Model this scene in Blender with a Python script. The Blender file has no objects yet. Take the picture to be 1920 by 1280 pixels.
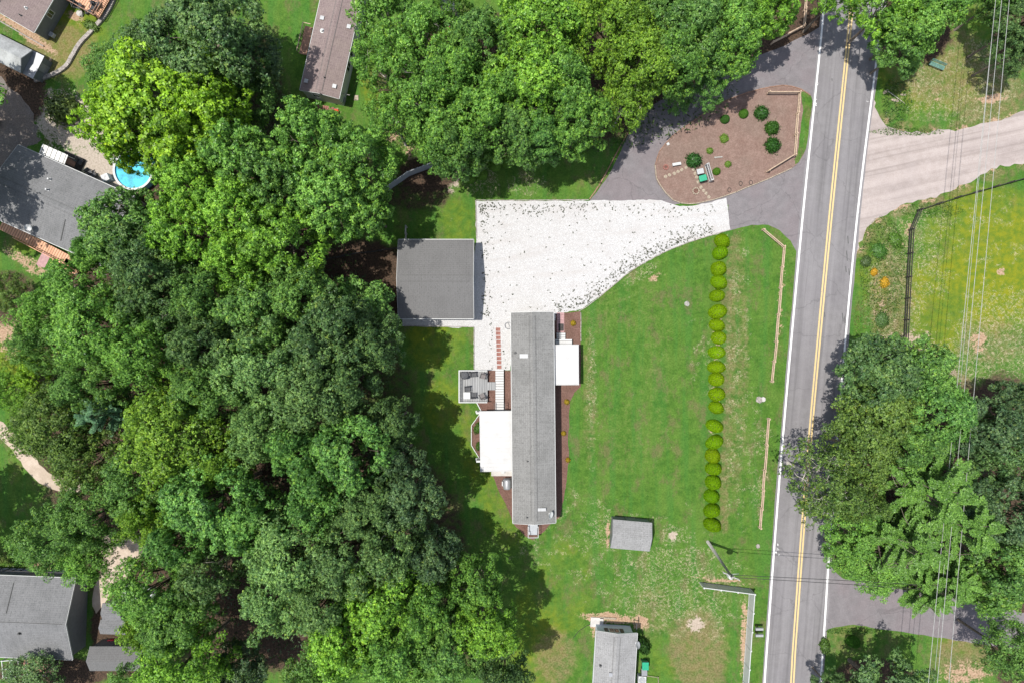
import bpy, math, random
import numpy as np
from math import radians as R, sin, cos, tan, pi
random.seed(7)
# ------------------------------------------------------------------ camera, sky, sun
sc = bpy.context.scene
H = 80.0                                   # drone height; 16 photo pixels per metre on the ground
cam_d = bpy.data.cameras.new('camera'); cam = bpy.data.objects.new('camera', cam_d)
sc.collection.objects.link(cam); sc.camera = cam
cam.location = (0, 0, H); cam.rotation_euler = (0, 0, 0)
cam_d.sensor_width = 36; cam_d.lens = 24; cam_d.clip_end = 3000; cam_d.clip_start = 0.5
SUN_EL = 72.5
w = bpy.data.worlds.new('World'); sc.world = w; w.use_nodes = True
nt = w.node_tree
sky = nt.nodes.new('ShaderNodeTexSky'); sky.sky_type = 'NISHITA'; sky.sun_disc = False
sky.sun_elevation = R(SUN_EL); sky.sun_rotation = R(270)
bg = nt.nodes['Background']; bg.inputs[1].default_value = 0.145
hs = nt.nodes.new('ShaderNodeHueSaturation'); hs.inputs['Saturation'].default_value = .62
nt.links.new(sky.outputs[0], hs.inputs['Color']); nt.links.new(hs.outputs[0], bg.inputs[0])
sl = bpy.data.lights.new('sun', 'SUN'); sl.energy = 4.6; sl.angle = R(0.55); sl.color = (1, .955, .88)
so = bpy.data.objects.new('sun', sl); sc.collection.objects.link(so)
so.rotation_euler = (0, -R(90 - SUN_EL), R(-2)); so.location = (-30, 0, 90)
sc.view_settings.view_transform = 'Standard'; sc.view_settings.look = 'None'
sc.view_settings.exposure = 0.32; sc.view_settings.gamma = 1
sc.cycles.max_bounces = 6; sc.cycles.diffuse_bounces = 3; sc.cycles.transmission_bounces = 3

C = sc.collection
def P(px, py, h=0.0):
    k = (H - h) / H / 16.0
    return ((px - 960) * k, -(py - 640) * k)
def P3(px, py, h=0.0, z=None):
    x, y = P(px, py, h); return (x, y, h if z is None else z)
def S(px, h=0.0): return px / 16.0 * (H - h) / H

# ------------------------------------------------------------------ node helpers
class NT:
    def __init__(s, name):
        s.m = bpy.data.materials.new(name); s.m.use_nodes = True
        s.t = s.m.node_tree; s.b = s.t.nodes['Principled BSDF']
        s.co = s.t.nodes.new('ShaderNodeTexCoord').outputs['Object']
    def _in(s, sock, v):
        if v is None: return
        if isinstance(v, bpy.types.NodeSocket): s.t.links.new(v, sock)
        elif isinstance(v, (tuple, list)):
            v = tuple(v)
            if len(sock.default_value) == 4 and len(v) == 3: v = v + (1,)
            sock.default_value = v
        else: sock.default_value = v
    def math(s, op, a, b=None, c=None, clamp=False):
        n = s.t.nodes.new('ShaderNodeMath'); n.operation = op; n.use_clamp = clamp
        s._in(n.inputs[0], a); s._in(n.inputs[1], b); s._in(n.inputs[2], c); return n.outputs[0]
    def mix(s, f, a, b, mode='MIX'):
        n = s.t.nodes.new('ShaderNodeMix'); n.data_type = 'RGBA'; n.blend_type = mode
        s._in(n.inputs[0], f); s._in(n.inputs[6], a); s._in(n.inputs[7], b); return n.outputs[2]
    def noise(s, scale, detail=3, vec=None, rough=.55, dist=0, col=False):
        n = s.t.nodes.new('ShaderNodeTexNoise'); s._in(n.inputs['Vector'], vec or s.co)
        n.inputs['Scale'].default_value = scale; n.inputs['Detail'].default_value = detail
        n.inputs['Roughness'].default_value = rough; n.inputs['Distortion'].default_value = dist
        return n.outputs[1 if col else 0]
    def vor(s, scale, feat='F1', out=0, vec=None):
        n = s.t.nodes.new('ShaderNodeTexVoronoi'); n.feature = feat; s._in(n.inputs['Vector'], vec or s.co)
        n.inputs['Scale'].default_value = scale; return n.outputs[out]
    def vmap(s, scale=(1, 1, 1), rot=(0, 0, 0), loc=(0, 0, 0)):
        n = s.t.nodes.new('ShaderNodeMapping'); s._in(n.inputs[0], s.co)
        n.inputs[1].default_value = loc; n.inputs[2].default_value = rot
        n2 = s.t.nodes.new('ShaderNodeMapping'); s.t.links.new(n.outputs[0], n2.inputs[0]); n2.inputs[3].default_value = scale
        return n2.outputs[0]
    def sm(s, v, lo, hi):                              # smoothstep
        n = s.t.nodes.new('ShaderNodeMapRange'); n.interpolation_type = 'SMOOTHSTEP'
        s._in(n.inputs[0], v); n.inputs[1].default_value = lo; n.inputs[2].default_value = hi
        return n.outputs[0]
    def attr(s, name, out='Color'):
        n = s.t.nodes.new('ShaderNodeAttribute'); n.attribute_name = name; return n.outputs[out]
    def sep(s, c):
        n = s.t.nodes.new('ShaderNodeSeparateColor'); s._in(n.inputs[0], c); return n.outputs
    def bump(s, h, strength=.4, dist=.05):
        n = s.t.nodes.new('ShaderNodeBump'); s._in(n.inputs['Height'], h)
        n.inputs['Strength'].default_value = strength; n.inputs['Distance'].default_value = dist
        s.t.links.new(n.outputs[0], s.b.inputs['Normal'])
    def out(s, col, rough=.85, spec=.3, metal=0):
        s._in(s.b.inputs['Base Color'], col); s._in(s.b.inputs['Roughness'], rough)
        s.b.inputs['Specular IOR Level'].default_value = spec; s.b.inputs['Metallic'].default_value = metal
        return s.m

def plain(name, col, rough=.6, spec=.4, metal=0, var=.18, scale=3.0):
    n = NT(name); a = n.noise(scale, 4); b = n.noise(scale * 9, 2)
    f = n.math('MULTIPLY_ADD', a, .7, n.math('MULTIPLY', b, .3))
    d = tuple(c * (1 - var * 1.6) for c in col); l = tuple(min(1, c * (1 + var)) for c in col)
    return n.out(n.mix(n.sm(f, .3, .7), d, l), rough, spec, metal)

M = {}
M['white_vinyl'] = plain('white_vinyl', (.47, .48, .48), .45, var=.05)
M['white_metal'] = plain('white_metal', (.445, .445, .445), .5, var=.07, scale=.8)
M['grey_vinyl'] = plain('grey_vinyl', (.33, .35, .38), .5, var=.08)
M['siding'] = plain('siding', (.42, .44, .40), .6, var=.06)
M['siding_grey'] = plain('siding_grey', (.16, .17, .18), .6, var=.08)
M['siding_shade_blue'] = plain('siding_shade_blue', (.46, .52, .60), .6, var=.05)  # pale siding with the blue cast of a shaded wall put into its colour
M['trim_dark'] = plain('trim_dark', (.035, .035, .04), .5)
M['glass'] = plain('window_glass', (.02, .025, .03), .08, .8, var=.1)
M['steel'] = plain('steel', (.36, .37, .38), .5, .4, .2, var=.08)
M['grey_metal'] = plain('grey_metal', (.3, .31, .33), .45, .5, .3, var=.1)
M['pole_wood'] = plain('pole_wood', (.32, .31, .29), .8, var=.2, scale=6)
M['rail_wood'] = plain('rail_wood', (.46, .345, .25), .8, var=.16, scale=5)
M['dark_wood'] = plain('dark_wood', (.045, .04, .038), .75, var=.3, scale=5)
M['brown_wood'] = plain('brown_wood', (.28, .16, .11), .75, var=.25, scale=4)
M['bark'] = plain('bark', (.17, .14, .115), .9, .1, var=.35, scale=6)
M['pale_bark'] = plain('pale_bark', (.46, .43, .38), .85, .1, var=.25, scale=5)
M['stone'] = plain('stone', (.33, .28, .22), .9, .1, var=.25, scale=6)
M['kerb_stone'] = plain('kerb_stone', (.32, .29, .27), .9, .1, var=.3, scale=5)
M['brick'] = plain('brick', (.27, .125, .105), .85, .1, var=.22, scale=6)
M['concrete'] = plain('concrete', (.48, .46, .44), .85, .1, var=.12, scale=2)
M['salmon'] = plain('salmon_wood', (.62, .33, .22), .8, var=.12, scale=4)
M['green_plastic'] = plain('green_plastic', (.02, .30, .17), .4, var=.12)
M['grey_plastic'] = plain('grey_plastic', (.22, .23, .25), .45, var=.1)
M['black_fabric'] = plain('black_fabric', (.05, .052, .058), .8, var=.2)
M['orange'] = plain('orange_plastic', (.80, .12, .04), .5, var=.1)
M['red'] = plain('red_cloth', (.5, .03, .05), .7)
M['wire'] = plain('wire', (.42, .42, .40), .35, .5, .2)
M['black_wire'] = plain('black_wire', (.03, .03, .03), .5)
M['car_grey'] = plain('car_paint_grey', (.10, .11, .13), .25, .7, .4, var=.04)
M['car_white'] = plain('car_paint_white', (.75, .76, .78), .25, .6, 0, var=.03)
M['rubber'] = plain('rubber', (.02, .02, .02), .9)
M['patina'] = plain('weathered_bench_green', (.12, .24, .20), .7, var=.25, scale=5)

def shingle(name, a, b, row=.22, tint=None):
    n = NT(name)
    br = n.t.nodes.new('ShaderNodeTexBrick'); n.t.links.new(n.vmap((1, 1, 1), (0, 0, R(90))), br.inputs[0])
    br.inputs['Color1'].default_value = a + (1,); br.inputs['Color2'].default_value = b + (1,)
    br.inputs['Mortar'].default_value = tuple(c * .50 for c in a) + (1,)
    br.inputs['Scale'].default_value = 1; br.inputs['Brick Width'].default_value = .5; br.inputs['Row Height'].default_value = row
    br.inputs['Mortar Size'].default_value = .013; br.inputs['Bias'].default_value = 0
    f = n.noise(1.0, 4, n.vmap((.7, 5, 1)))
    g = n.noise(11, 3); big = n.noise(.35, 3)
    c = n.mix(n.sm(g, .3, .7), br.outputs[0], n.mix(.5, br.outputs[0], tuple(x * 1.7 for x in b)))
    c = n.mix(n.math('MULTIPLY', n.sm(f, .35, .7), .6), c, tuple(x * 1.25 for x in b))
    c = n.mix(n.math('MULTIPLY', n.sm(big, .4, .75), .3), c, tint or tuple(x * .72 for x in a))
    n.bump(g, .5, .02)
    return n.out(c, .92, .15)
M['roof_grey'] = shingle('shingle_light_grey', (.132, .132, .129), (.180, .180, .177))
M['roof_dark'] = shingle('shingle_charcoal', (.120, .119, .120), (.120, .119, .120))
M['roof_mid'] = shingle('shingle_mid_grey', (.113, .116, .119), (.151, .152, .157))
M['roof_plum'] = shingle('shingle_plum_brown', (.135, .103, .106), (.185, .147, .142), tint=(.21, .175, .15))
M['roof_pale'] = shingle('shingle_pale_grey', (.175, .175, .175), (.23, .23, .232))
M['ridge_dark'] = plain('ridge_cap_dark', (.10, .10, .10), .9)

def boards(name, a, b, period, axis=0, rough=.8):
    n = NT(name)
    wv = n.t.nodes.new('ShaderNodeTexWave'); n._in(wv.inputs[0], n.co); wv.bands_direction = 'XY'[axis]
    wv.inputs['Scale'].default_value = 1 / period / 3.18 * 1.0; wv.inputs['Distortion'].default_value = 0
    sc_ = (5, .5, 1) if axis == 0 else (.5, 5, 1)
    f = n.noise(1, 3, n.vmap(sc_))
    c = n.mix(n.sm(f, .3, .7), a, b)
    c = n.mix(n.sm(wv.outputs[1], .82, .97), c, tuple(x * .35 for x in a))
    return n.out(c, rough, .2)
M['deck_grey'] = boards('grey_deck_boards', (.25, .255, .26), (.33, .335, .34), .2, 0)
M['deck_salmon'] = boards('salmon_deck_boards', (.50, .27, .17), (.64, .38, .25), .3, 0)
M['deck_white'] = boards('white_deck_boards', (.46, .46, .46), (.54, .54, .54), .3, 1)
M['awning'] = boards('white_awning_panels', (.62, .62, .60), (.74, .74, .72), .55, 0)
M['tin'] = plain('weathered_tin_roof', (.36, .37, .37), .6, .3, .1, var=.25, scale=.7)

# ground --------------------------------------------------------------
def ground_mat():
    n = NT('ground_grass_and_soil')
    z1 = n.sep(n.attr('zone')); z2 = n.sep(n.attr('zoneb'))
    dry, yel, soil = z1[0], z1[1], z1[2]; litter, thatch, pale = z2[0], z2[1], z2[2]
    N0 = n.noise(.09, 3); N1 = n.noise(.35, 4, rough=.6); N2 = n.noise(1.3, 4, rough=.65); N3 = n.noise(5, 4, rough=.7); N4 = n.noise(16, 2)
    stripe = n.noise(1, 2, n.vmap((.9, .06, 1)))
    g = n.mix(n.sm(N2, .3, .7), (.046, .114, .017), (.084, .174, .026))
    g = n.mix(n.math('MULTIPLY', n.sm(N1, .42, .62), .55), g, (.104, .180, .034))
    g = n.mix(n.math('MULTIPLY', n.sm(stripe, .45, .65), .45), g, (.044, .152, .028))
    g = n.mix(n.math('MULTIPLY', n.sm(n.noise(.42, 6, n.vmap((1.2, .7, 1)), rough=.72), .50, .66), .65), g, (.140, .122, .060))
    g = n.mix(n.math('MULTIPLY', n.sm(N3, .62, .36), .62), g, n.mix(1, g, (.52, .58, .5), 'MULTIPLY'))
    g = n.mix(n.math('MULTIPLY', n.sm(N4, .46, .68), .5), g, n.mix(1, g, (1.7, 1.6, 1.7), 'MULTIPLY'))
    yf = n.sm(n.math('ADD', yel, n.math('MULTIPLY', n.math('SUBTRACT', n.noise(.22, 5, rough=.7), .5), 1.6)), .2, 1.15)
    g = n.mix(yf, g, n.mix(n.sm(N2, .35, .65), (.105, .160, .016), (.19, .205, .014)))
    tf = n.sm(n.math('ADD', thatch, n.math('MULTIPLY', n.math('SUBTRACT', N2, .5), 1.1)), .3, .9)
    g = n.mix(n.math('MULTIPLY', tf, .8), g, n.mix(n.sm(N3, .3, .7), (.115, .085, .040), (.26, .20, .115)))
    # dry cut-grass curls
    rid = n.math('ABSOLUTE', n.math('SUBTRACT', n.noise(1.5, 4, dist=1.6, rough=.6), .5))
    rid2 = n.math('ABSOLUTE', n.math('SUBTRACT', n.noise(3.0, 3, n.vmap(loc=(9, 3, 0)), dist=1.2), .5))
    curl = n.math('MAXIMUM', n.sm(rid, .016, .004), n.math('MULTIPLY', n.sm(rid2, .022, .006), .9))
    patch = n.sm(n.math('ADD', n.math('MULTIPLY', dry, 1.0), n.math('MULTIPLY', n.math('SUBTRACT', n.noise(.6, 4, rough=.7), .5), 2.4)), .34, .60)
    cm = n.math('MULTIPLY', n.math('MULTIPLY', curl, patch), n.sm(n.noise(3.2, 2, n.vmap(loc=(4, 4, 0))), .40, .58))
    g = n.mix(n.math('MULTIPLY', cm, .9), g, (.46, .39, .27))
    so_f = n.sm(n.math('ADD', soil, n.math('ADD', n.math('MULTIPLY', n.math('SUBTRACT', N2, .5), 1.3), n.math('MULTIPLY', n.math('SUBTRACT', N3, .5), .9))), .42, .62)
    soilc = n.mix(n.sm(N3, .3, .7), (.25, .155, .10), (.44, .32, .22))
    soilc = n.mix(pale, soilc, n.mix(n.sm(N3, .3, .7), (.31, .265, .22), (.45, .39, .33)))
    g = n.mix(so_f, g, soilc)
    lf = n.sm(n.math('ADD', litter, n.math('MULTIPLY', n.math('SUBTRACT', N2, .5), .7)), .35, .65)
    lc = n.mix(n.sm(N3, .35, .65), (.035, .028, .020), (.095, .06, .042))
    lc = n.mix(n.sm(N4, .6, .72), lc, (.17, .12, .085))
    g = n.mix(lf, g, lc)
    n.bump(n.math('ADD', N3, N4), .8, .06)
    return n.out(g, .95, .1)
M['ground'] = ground_mat()

def asphalt(name, a, b, streak=0, rot=0, patchc=None, grain=.15, crack=0):
    n = NT(name)
    fine = n.noise(22, 3, rough=.8); mid = n.noise(1.1, 5, rough=.65); big = n.noise(.25, 3)
    c = n.mix(n.sm(mid, .3, .7), a, b)
    c = n.mix(n.math('MULTIPLY', n.sm(fine, .3, .75), .4), c, tuple(x * 1.35 for x in b))
    c = n.mix(n.math('MULTIPLY', n.sm(big, .4, .65), .4), c, patchc or tuple(x * .75 for x in a))
    if streak:
        s_ = n.noise(1, 3, n.vmap((1.1, .035, 1), (0, 0, rot)))
        c = n.mix(n.math('MULTIPLY', n.sm(s_, .38, .66), streak), c, tuple(x * 1.35 for x in b))
        s2 = n.noise(1, 2, n.vmap((2.4, .05, 1), (0, 0, rot), (5, 5, 0)))
        c = n.mix(n.math('MULTIPLY', n.sm(s2, .5, .7), streak), c, tuple(x * .72 for x in a))
    gr_ = n.noise(6.5, 4, rough=.75); c = n.mix(n.math('MULTIPLY', n.sm(gr_, .58, .40), grain), c, tuple(x * .55 for x in a)); c = n.mix(n.math('MULTIPLY', n.sm(gr_, .60, .74), grain), c, tuple(min(1, x * 1.8) for x in b))
    if crack:
        wv_ = n.noise(.8, 3, col=True); vv = n.t.nodes.new('ShaderNodeVectorMath'); vv.operation = 'MULTIPLY_ADD'; n._in(vv.inputs[0], wv_); vv.inputs[1].default_value = (1.5, 1.5, 0); n._in(vv.inputs[2], n.co)
        e_ = n.vor(.16, 'DISTANCE_TO_EDGE', 0, vv.outputs[0]); c = n.mix(n.math('MULTIPLY', n.sm(e_, .010, .002), crack), c, tuple(x * .45 for x in a))
    n.bump(fine, .4, .01)
    return n.out(c, .9, .2)
M['road'] = asphalt('road_asphalt', (.145, .139, .143), (.185, .178, .184), .45, R(5.4), (.155, .146, .158), .12, .28)
M['drive'] = asphalt('driveway_asphalt', (.135, .126, .132), (.185, .172, .18), 0, 0, (.19, .155, .165), .2, .3)
M['dirt_road'] = asphalt('dirt_road', (.265, .224, .209), (.345, .301, .287), .4, R(78), (.259, .224, .217))
M['tan_dirt'] = asphalt('tan_dirt', (.34, .27, .21), (.47, .39, .32), 0, 0, (.30, .24, .17))
M['mulch'] = asphalt('mulch', (.165, .105, .086), (.225, .155, .130), 0, 0, (.185, .145, .120), .4)
M['mulch_red'] = asphalt('red_mulch', (.115, .062, .048), (.17, .098, .08), 0, 0, (.14, .09, .07), .5)
def paint(name, col, wear=.6):
    n = NT(name); f = n.math('ADD', n.noise(3, 4, rough=.7), n.math('MULTIPLY', n.noise(18, 2), .35))
    return n.out(n.mix(n.sm(f, .72, .95), col, n.mix(wear, col, (.2, .19, .2))), .7, .3)
M['paint_white'] = paint('white_road_paint', (.66, .66, .66)); M['paint_yellow'] = paint('yellow_road_paint', (.56, .42, .20), .8)
def gravel():
    n = NT('white_gravel'); v = n.vor(15, 'F1', 1); e = n.vor(15, 'DISTANCE_TO_EDGE', 0); s_ = n.sep(v)
    c = n.mix(s_[0], (.37, .365, .365), (.53, .53, .535)); c = n.mix(n.math('MULTIPLY', n.sm(e, .08, .0), .3), c, (.34, .32, .31))
    c = n.mix(n.math('MULTIPLY', n.sm(n.noise(.5, 4), .5, .75), .55), c, (.400, .385, .380))
    c = n.mix(n.math('MULTIPLY', n.sm(n.noise(2.2, 4, rough=.7), .56, .7), .3), c, (.42, .38, .36))
    tr_ = n.noise(1, 4, n.vmap((.12, .8, 1), (0, 0, R(-8)))); c = n.mix(n.math('MULTIPLY', n.sm(tr_, .5, .68), .5), c, (.40, .38, .37))
    n.bump(n.vor(9), .7, .04); return n.out(c, .9, .15)
M['gravel'] = gravel()
M['water'] = plain('pool_water', (.05, .44, .58), .2, .5, var=.35, scale=.9)
M['pool_liner'] = plain('pool_liner', (.25, .62, .85), .4, var=.08)

def leafmat(name, trans=.27, sat=1.0):
    n = NT(name)
    oi = n.t.nodes.new('ShaderNodeObjectInfo'); t = n.attr('tone', 'Fac')
    base = oi.outputs['Color']
    c = n.mix(n.sm(t, .05, .5), n.mix(1, base, (.40, .46, .52), 'MULTIPLY'), base)
    c = n.mix(n.sm(t, .5, 1), c, n.mix(1, base, (2.0, 1.75, 1.7), 'MULTIPLY'))
    hu = n.attr('hue', 'Fac')
    c = n.mix(n.math('MULTIPLY', n.sm(hu, .90, 1.0), .5), c, n.mix(1, c, (1.7, 1.25, .45), 'MULTIPLY'))
    c = n.mix(n.math('MULTIPLY', n.sm(hu, .22, .05), .6), c, n.mix(1, c, (.72, .92, 1.25), 'MULTIPLY'))
    n.out(c, .45, .4)
    tr = n.t.nodes.new('ShaderNodeBsdfTranslucent'); n.t.links.new(n.mix(1, c, (1.1, 1.25, .6), 'MULTIPLY'), tr.inputs[0])
    mx = n.t.nodes.new('ShaderNodeMixShader'); mx.inputs[0].default_value = trans
    n.t.links.new(n.b.outputs[0], mx.inputs[1]); n.t.links.new(tr.outputs[0], mx.inputs[2])
    n.t.links.new(mx.outputs[0], n.t.nodes['Material Output'].inputs[0])
    return n.m
M['leaf'] = leafmat('leaves')
M['clipped_leaf'] = leafmat('clipped_leaves', .12)
M['clipped_leaf'].node_tree.nodes['Principled BSDF'].inputs['Specular IOR Level'].default_value = .08
M['clipped_leaf'].node_tree.nodes['Principled BSDF'].inputs['Roughness'].default_value = .8
M['grass_blade'] = leafmat('grass_blades')

# ------------------------------------------------------------------ mesh helpers
class MB:
    def __init__(s): s.v = []; s.f = []
    def add(s, vs, fs):
        o = len(s.v); s.v += [tuple(p) for p in vs]; s.f += [tuple(i + o for i in f) for f in fs]; return s
    def box(s, c, d, rz=0, rx=0, ry=0):
        x, y, z = d[0] / 2, d[1] / 2, d[2] / 2; vs = []
        for sx, sy, sz in ((-1,-1,-1),(1,-1,-1),(1,1,-1),(-1,1,-1),(-1,-1,1),(1,-1,1),(1,1,1),(-1,1,1)):
            a, b, e = sx * x, sy * y, sz * z
            if rx: b, e = b * cos(rx) - e * sin(rx), b * sin(rx) + e * cos(rx)
            if ry: a, e = a * cos(ry) + e * sin(ry), -a * sin(ry) + e * cos(ry)
            if rz: a, b = a * cos(rz) - b * sin(rz), a * sin(rz) + b * cos(rz)
            vs.append((c[0] + a, c[1] + b, c[2] + e))
        return s.add(vs, [(0,3,2,1),(4,5,6,7),(0,1,5,4),(1,2,6,5),(2,3,7,6),(3,0,4,7)])
    def tube(s, pts, r, n=7, cap=True):
        rs = r if isinstance(r, (list, tuple)) else [r] * len(pts)
        P_ = [np.array(p, float) for p in pts]; rings = []; o = len(s.v)
        for i, p in enumerate(P_):
            d = P_[min(i + 1, len(P_) - 1)] - P_[max(i - 1, 0)]; d /= np.linalg.norm(d) + 1e-9
            a = np.cross(d, (0, 0, 1)) if abs(d[2]) < .9 else np.cross(d, (1, 0, 0)); a /= np.linalg.norm(a); b = np.cross(d, a)
            for k in range(n):
                t = 2 * pi * k / n; s.v.append(tuple(p + rs[i] * (cos(t) * a + sin(t) * b)))
        for i in range(len(P_) - 1):
            for k in range(n):
                k2 = (k + 1) % n; s.f.append((o + i*n + k, o + i*n + k2, o + (i+1)*n + k2, o + (i+1)*n + k))
        if cap: s.f.append(tuple(o + k for k in range(n))); s.f.append(tuple(o + (len(P_)-1)*n + k for k in range(n))[::-1])
        return s
    def prism(s, poly, z0, z1, bottom=True):
        n = len(poly)
        vs = [(x, y, z1) for x, y in poly] + [(x, y, z0) for x, y in poly]
        fs = [tuple(range(n))] + [(i, i + n, (i + 1) % n + n, (i + 1) % n) for i in range(n)]
        if bottom: fs.append(tuple(range(2 * n - 1, n - 1, -1)))
        return s.add(vs, fs)
    def lathe(s, prof, c=(0, 0, 0), n=16, axis='z'):
        o = len(s.v)
        for r, z in prof:
            for k in range(n):
                t = 2 * pi * k / n; a, b = r * cos(t), r * sin(t)
                s.v.append((c[0]+a, c[1]+b, c[2]+z) if axis == 'z' else ((c[0]+a, c[1]+z, c[2]+b) if axis == 'y' else (c[0]+z, c[1]+a, c[2]+b)))
        for i in range(len(prof) - 1):
            for k in range(n):
                k2 = (k+1) % n; s.f.append((o+i*n+k, o+i*n+k2, o+(i+1)*n+k2, o+(i+1)*n+k))
        s.f.append(tuple(o + k for k in range(n))[::-1]); s.f.append(tuple(o + (len(prof)-1)*n + k for k in range(n)))
        return s
    def build(s, name, mat, parent=None, smooth=False, bevel=0):
        me = bpy.data.meshes.new(name); me.from_pydata(s.v, [], s.f); me.materials.append(mat)
        if smooth: me.shade_smooth()
        o = bpy.data.objects.new(name, me); C.objects.link(o)
        if parent: o.parent = parent
        if bevel:
            b = o.modifiers.new('bevel', 'BEVEL'); b.width = bevel; b.segments = 2; b.limit_method = 'ANGLE'
        return o
def tag(o, label=None, cat=None, group=None, kind=None):
    if label: o['label'] = label
    if cat: o['category'] = cat
    if group: o['group'] = group
    if kind: o['kind'] = kind
    return o
def thing(name, label, cat, loc=(0, 0, 0), rz=0, group=None):
    o = bpy.data.objects.new(name, None); C.objects.link(o); o.location = loc if len(loc) == 3 else (loc[0], loc[1], 0)
    o.rotation_euler = (0, 0, rz); o.empty_display_size = .3
    return tag(o, label, cat, group)
def tree_children(o): return [c for c in bpy.data.objects if c.parent == o]
KIDS = {}
def dup(root, label=None, group=None):
    if root.name not in KIDS:
        KIDS[root.name] = [(c, [g for g in tree_children(c)]) for c in tree_children(root)]
    r = root.copy(); C.objects.link(r)
    if label: r['label'] = label
    if group: r['group'] = group
    kids = []
    for c, gs in KIDS[root.name]:
        d = c.copy(); C.objects.link(d); d.parent = r; kids.append(d)
        for g in gs: e = g.copy(); C.objects.link(e); e.parent = d
    return r, kids
def struct(name, mb, mat, label=None, cat=None, parent=None, smooth=False):
    o = mb.build(name, mat, parent, smooth)
    if not parent: tag(o, label, cat, None, 'structure')
    return o

# ragged polygon sheets ------------------------------------------------
def catmull(pts, closed=False, step=.5):
    pts = [np.array(p, float) for p in pts]; n = len(pts); out = []
    rng = range(n if closed else n - 1)
    for i in rng:
        p0 = pts[(i-1) % n] if closed or i > 0 else pts[i]; p1 = pts[i]; p2 = pts[(i+1) % n]
        p3 = pts[(i+2) % n] if closed or i + 2 < n else p2
        m = max(1, int(np.linalg.norm(p2 - p1) / step))
        for k in range(m):
            t = k / m
            out.append(.5 * ((2*p1) + (-p0+p2)*t + (2*p0-5*p1+4*p2-p3)*t*t + (-p0+3*p1-3*p2+p3)*t**3))
    if not closed: out.append(pts[-1])
    return [(float(p[0]), float(p[1])) for p in out]
def dense(pts, step=.4):
    out = []; n = len(pts)
    for i in range(n):
        a = np.array(pts[i], float); b = np.array(pts[(i+1) % n], float); m = max(1, int(np.linalg.norm(b-a)/step))
        for k in range(m): out.append(tuple(a + (b-a)*k/m))
    return out
def rag(pts, amp, seed=0):
    rs = np.random.RandomState(seed); n = len(pts); v = rs.randn(n); sm_ = (np.roll(v,1)+v+np.roll(v,-1)+np.roll(v,2)+np.roll(v,-2))/2.2; v2 = rs.randn(n)
    out = []
    for i in range(n):
        a = np.array(pts[i-1]); b = np.array(pts[(i+1) % n]); d = b - a; nn = np.array((-d[1], d[0])) / (np.linalg.norm(d)+1e-9)
        o = np.clip(sm_[i]*amp + v2[i]*amp*.5, -2.5*amp, 2.5*amp)
        out.append(tuple(np.array(pts[i]) + nn*o))
    return out
from mathutils.geometry import tessellate_polygon
from mathutils import Vector
def sheet(name, poly, z, mat, thick=0.0, **kw):
    tris = tessellate_polygon([[Vector((x, y, 0)) for x, y in poly]])
    n = len(poly); mb = MB()
    fs = []
    for t in tris:
        a, b, c = [Vector((*poly[i], 0)) for i in t]
        fs.append(t if (b-a).cross(c-a).z > 0 else (t[0], t[2], t[1]))
    mb.add([(x, y, z) for x, y in poly], fs)
    if thick:
        area = sum(poly[i][0]*poly[(i+1) % n][1]-poly[(i+1) % n][0]*poly[i][1] for i in range(n))
        o = len(mb.v); mb.v += [(x, y, z - thick) for x, y in poly]
        for i in range(n):
            j = (i+1) % n; mb.f.append((i, i+o, j+o, j) if area > 0 else (j, j+o, i+o, i))
    return struct(name, mb, mat, **kw)
def px(pts, h=0): return [P(a, b, h) for a, b in pts]

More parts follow.
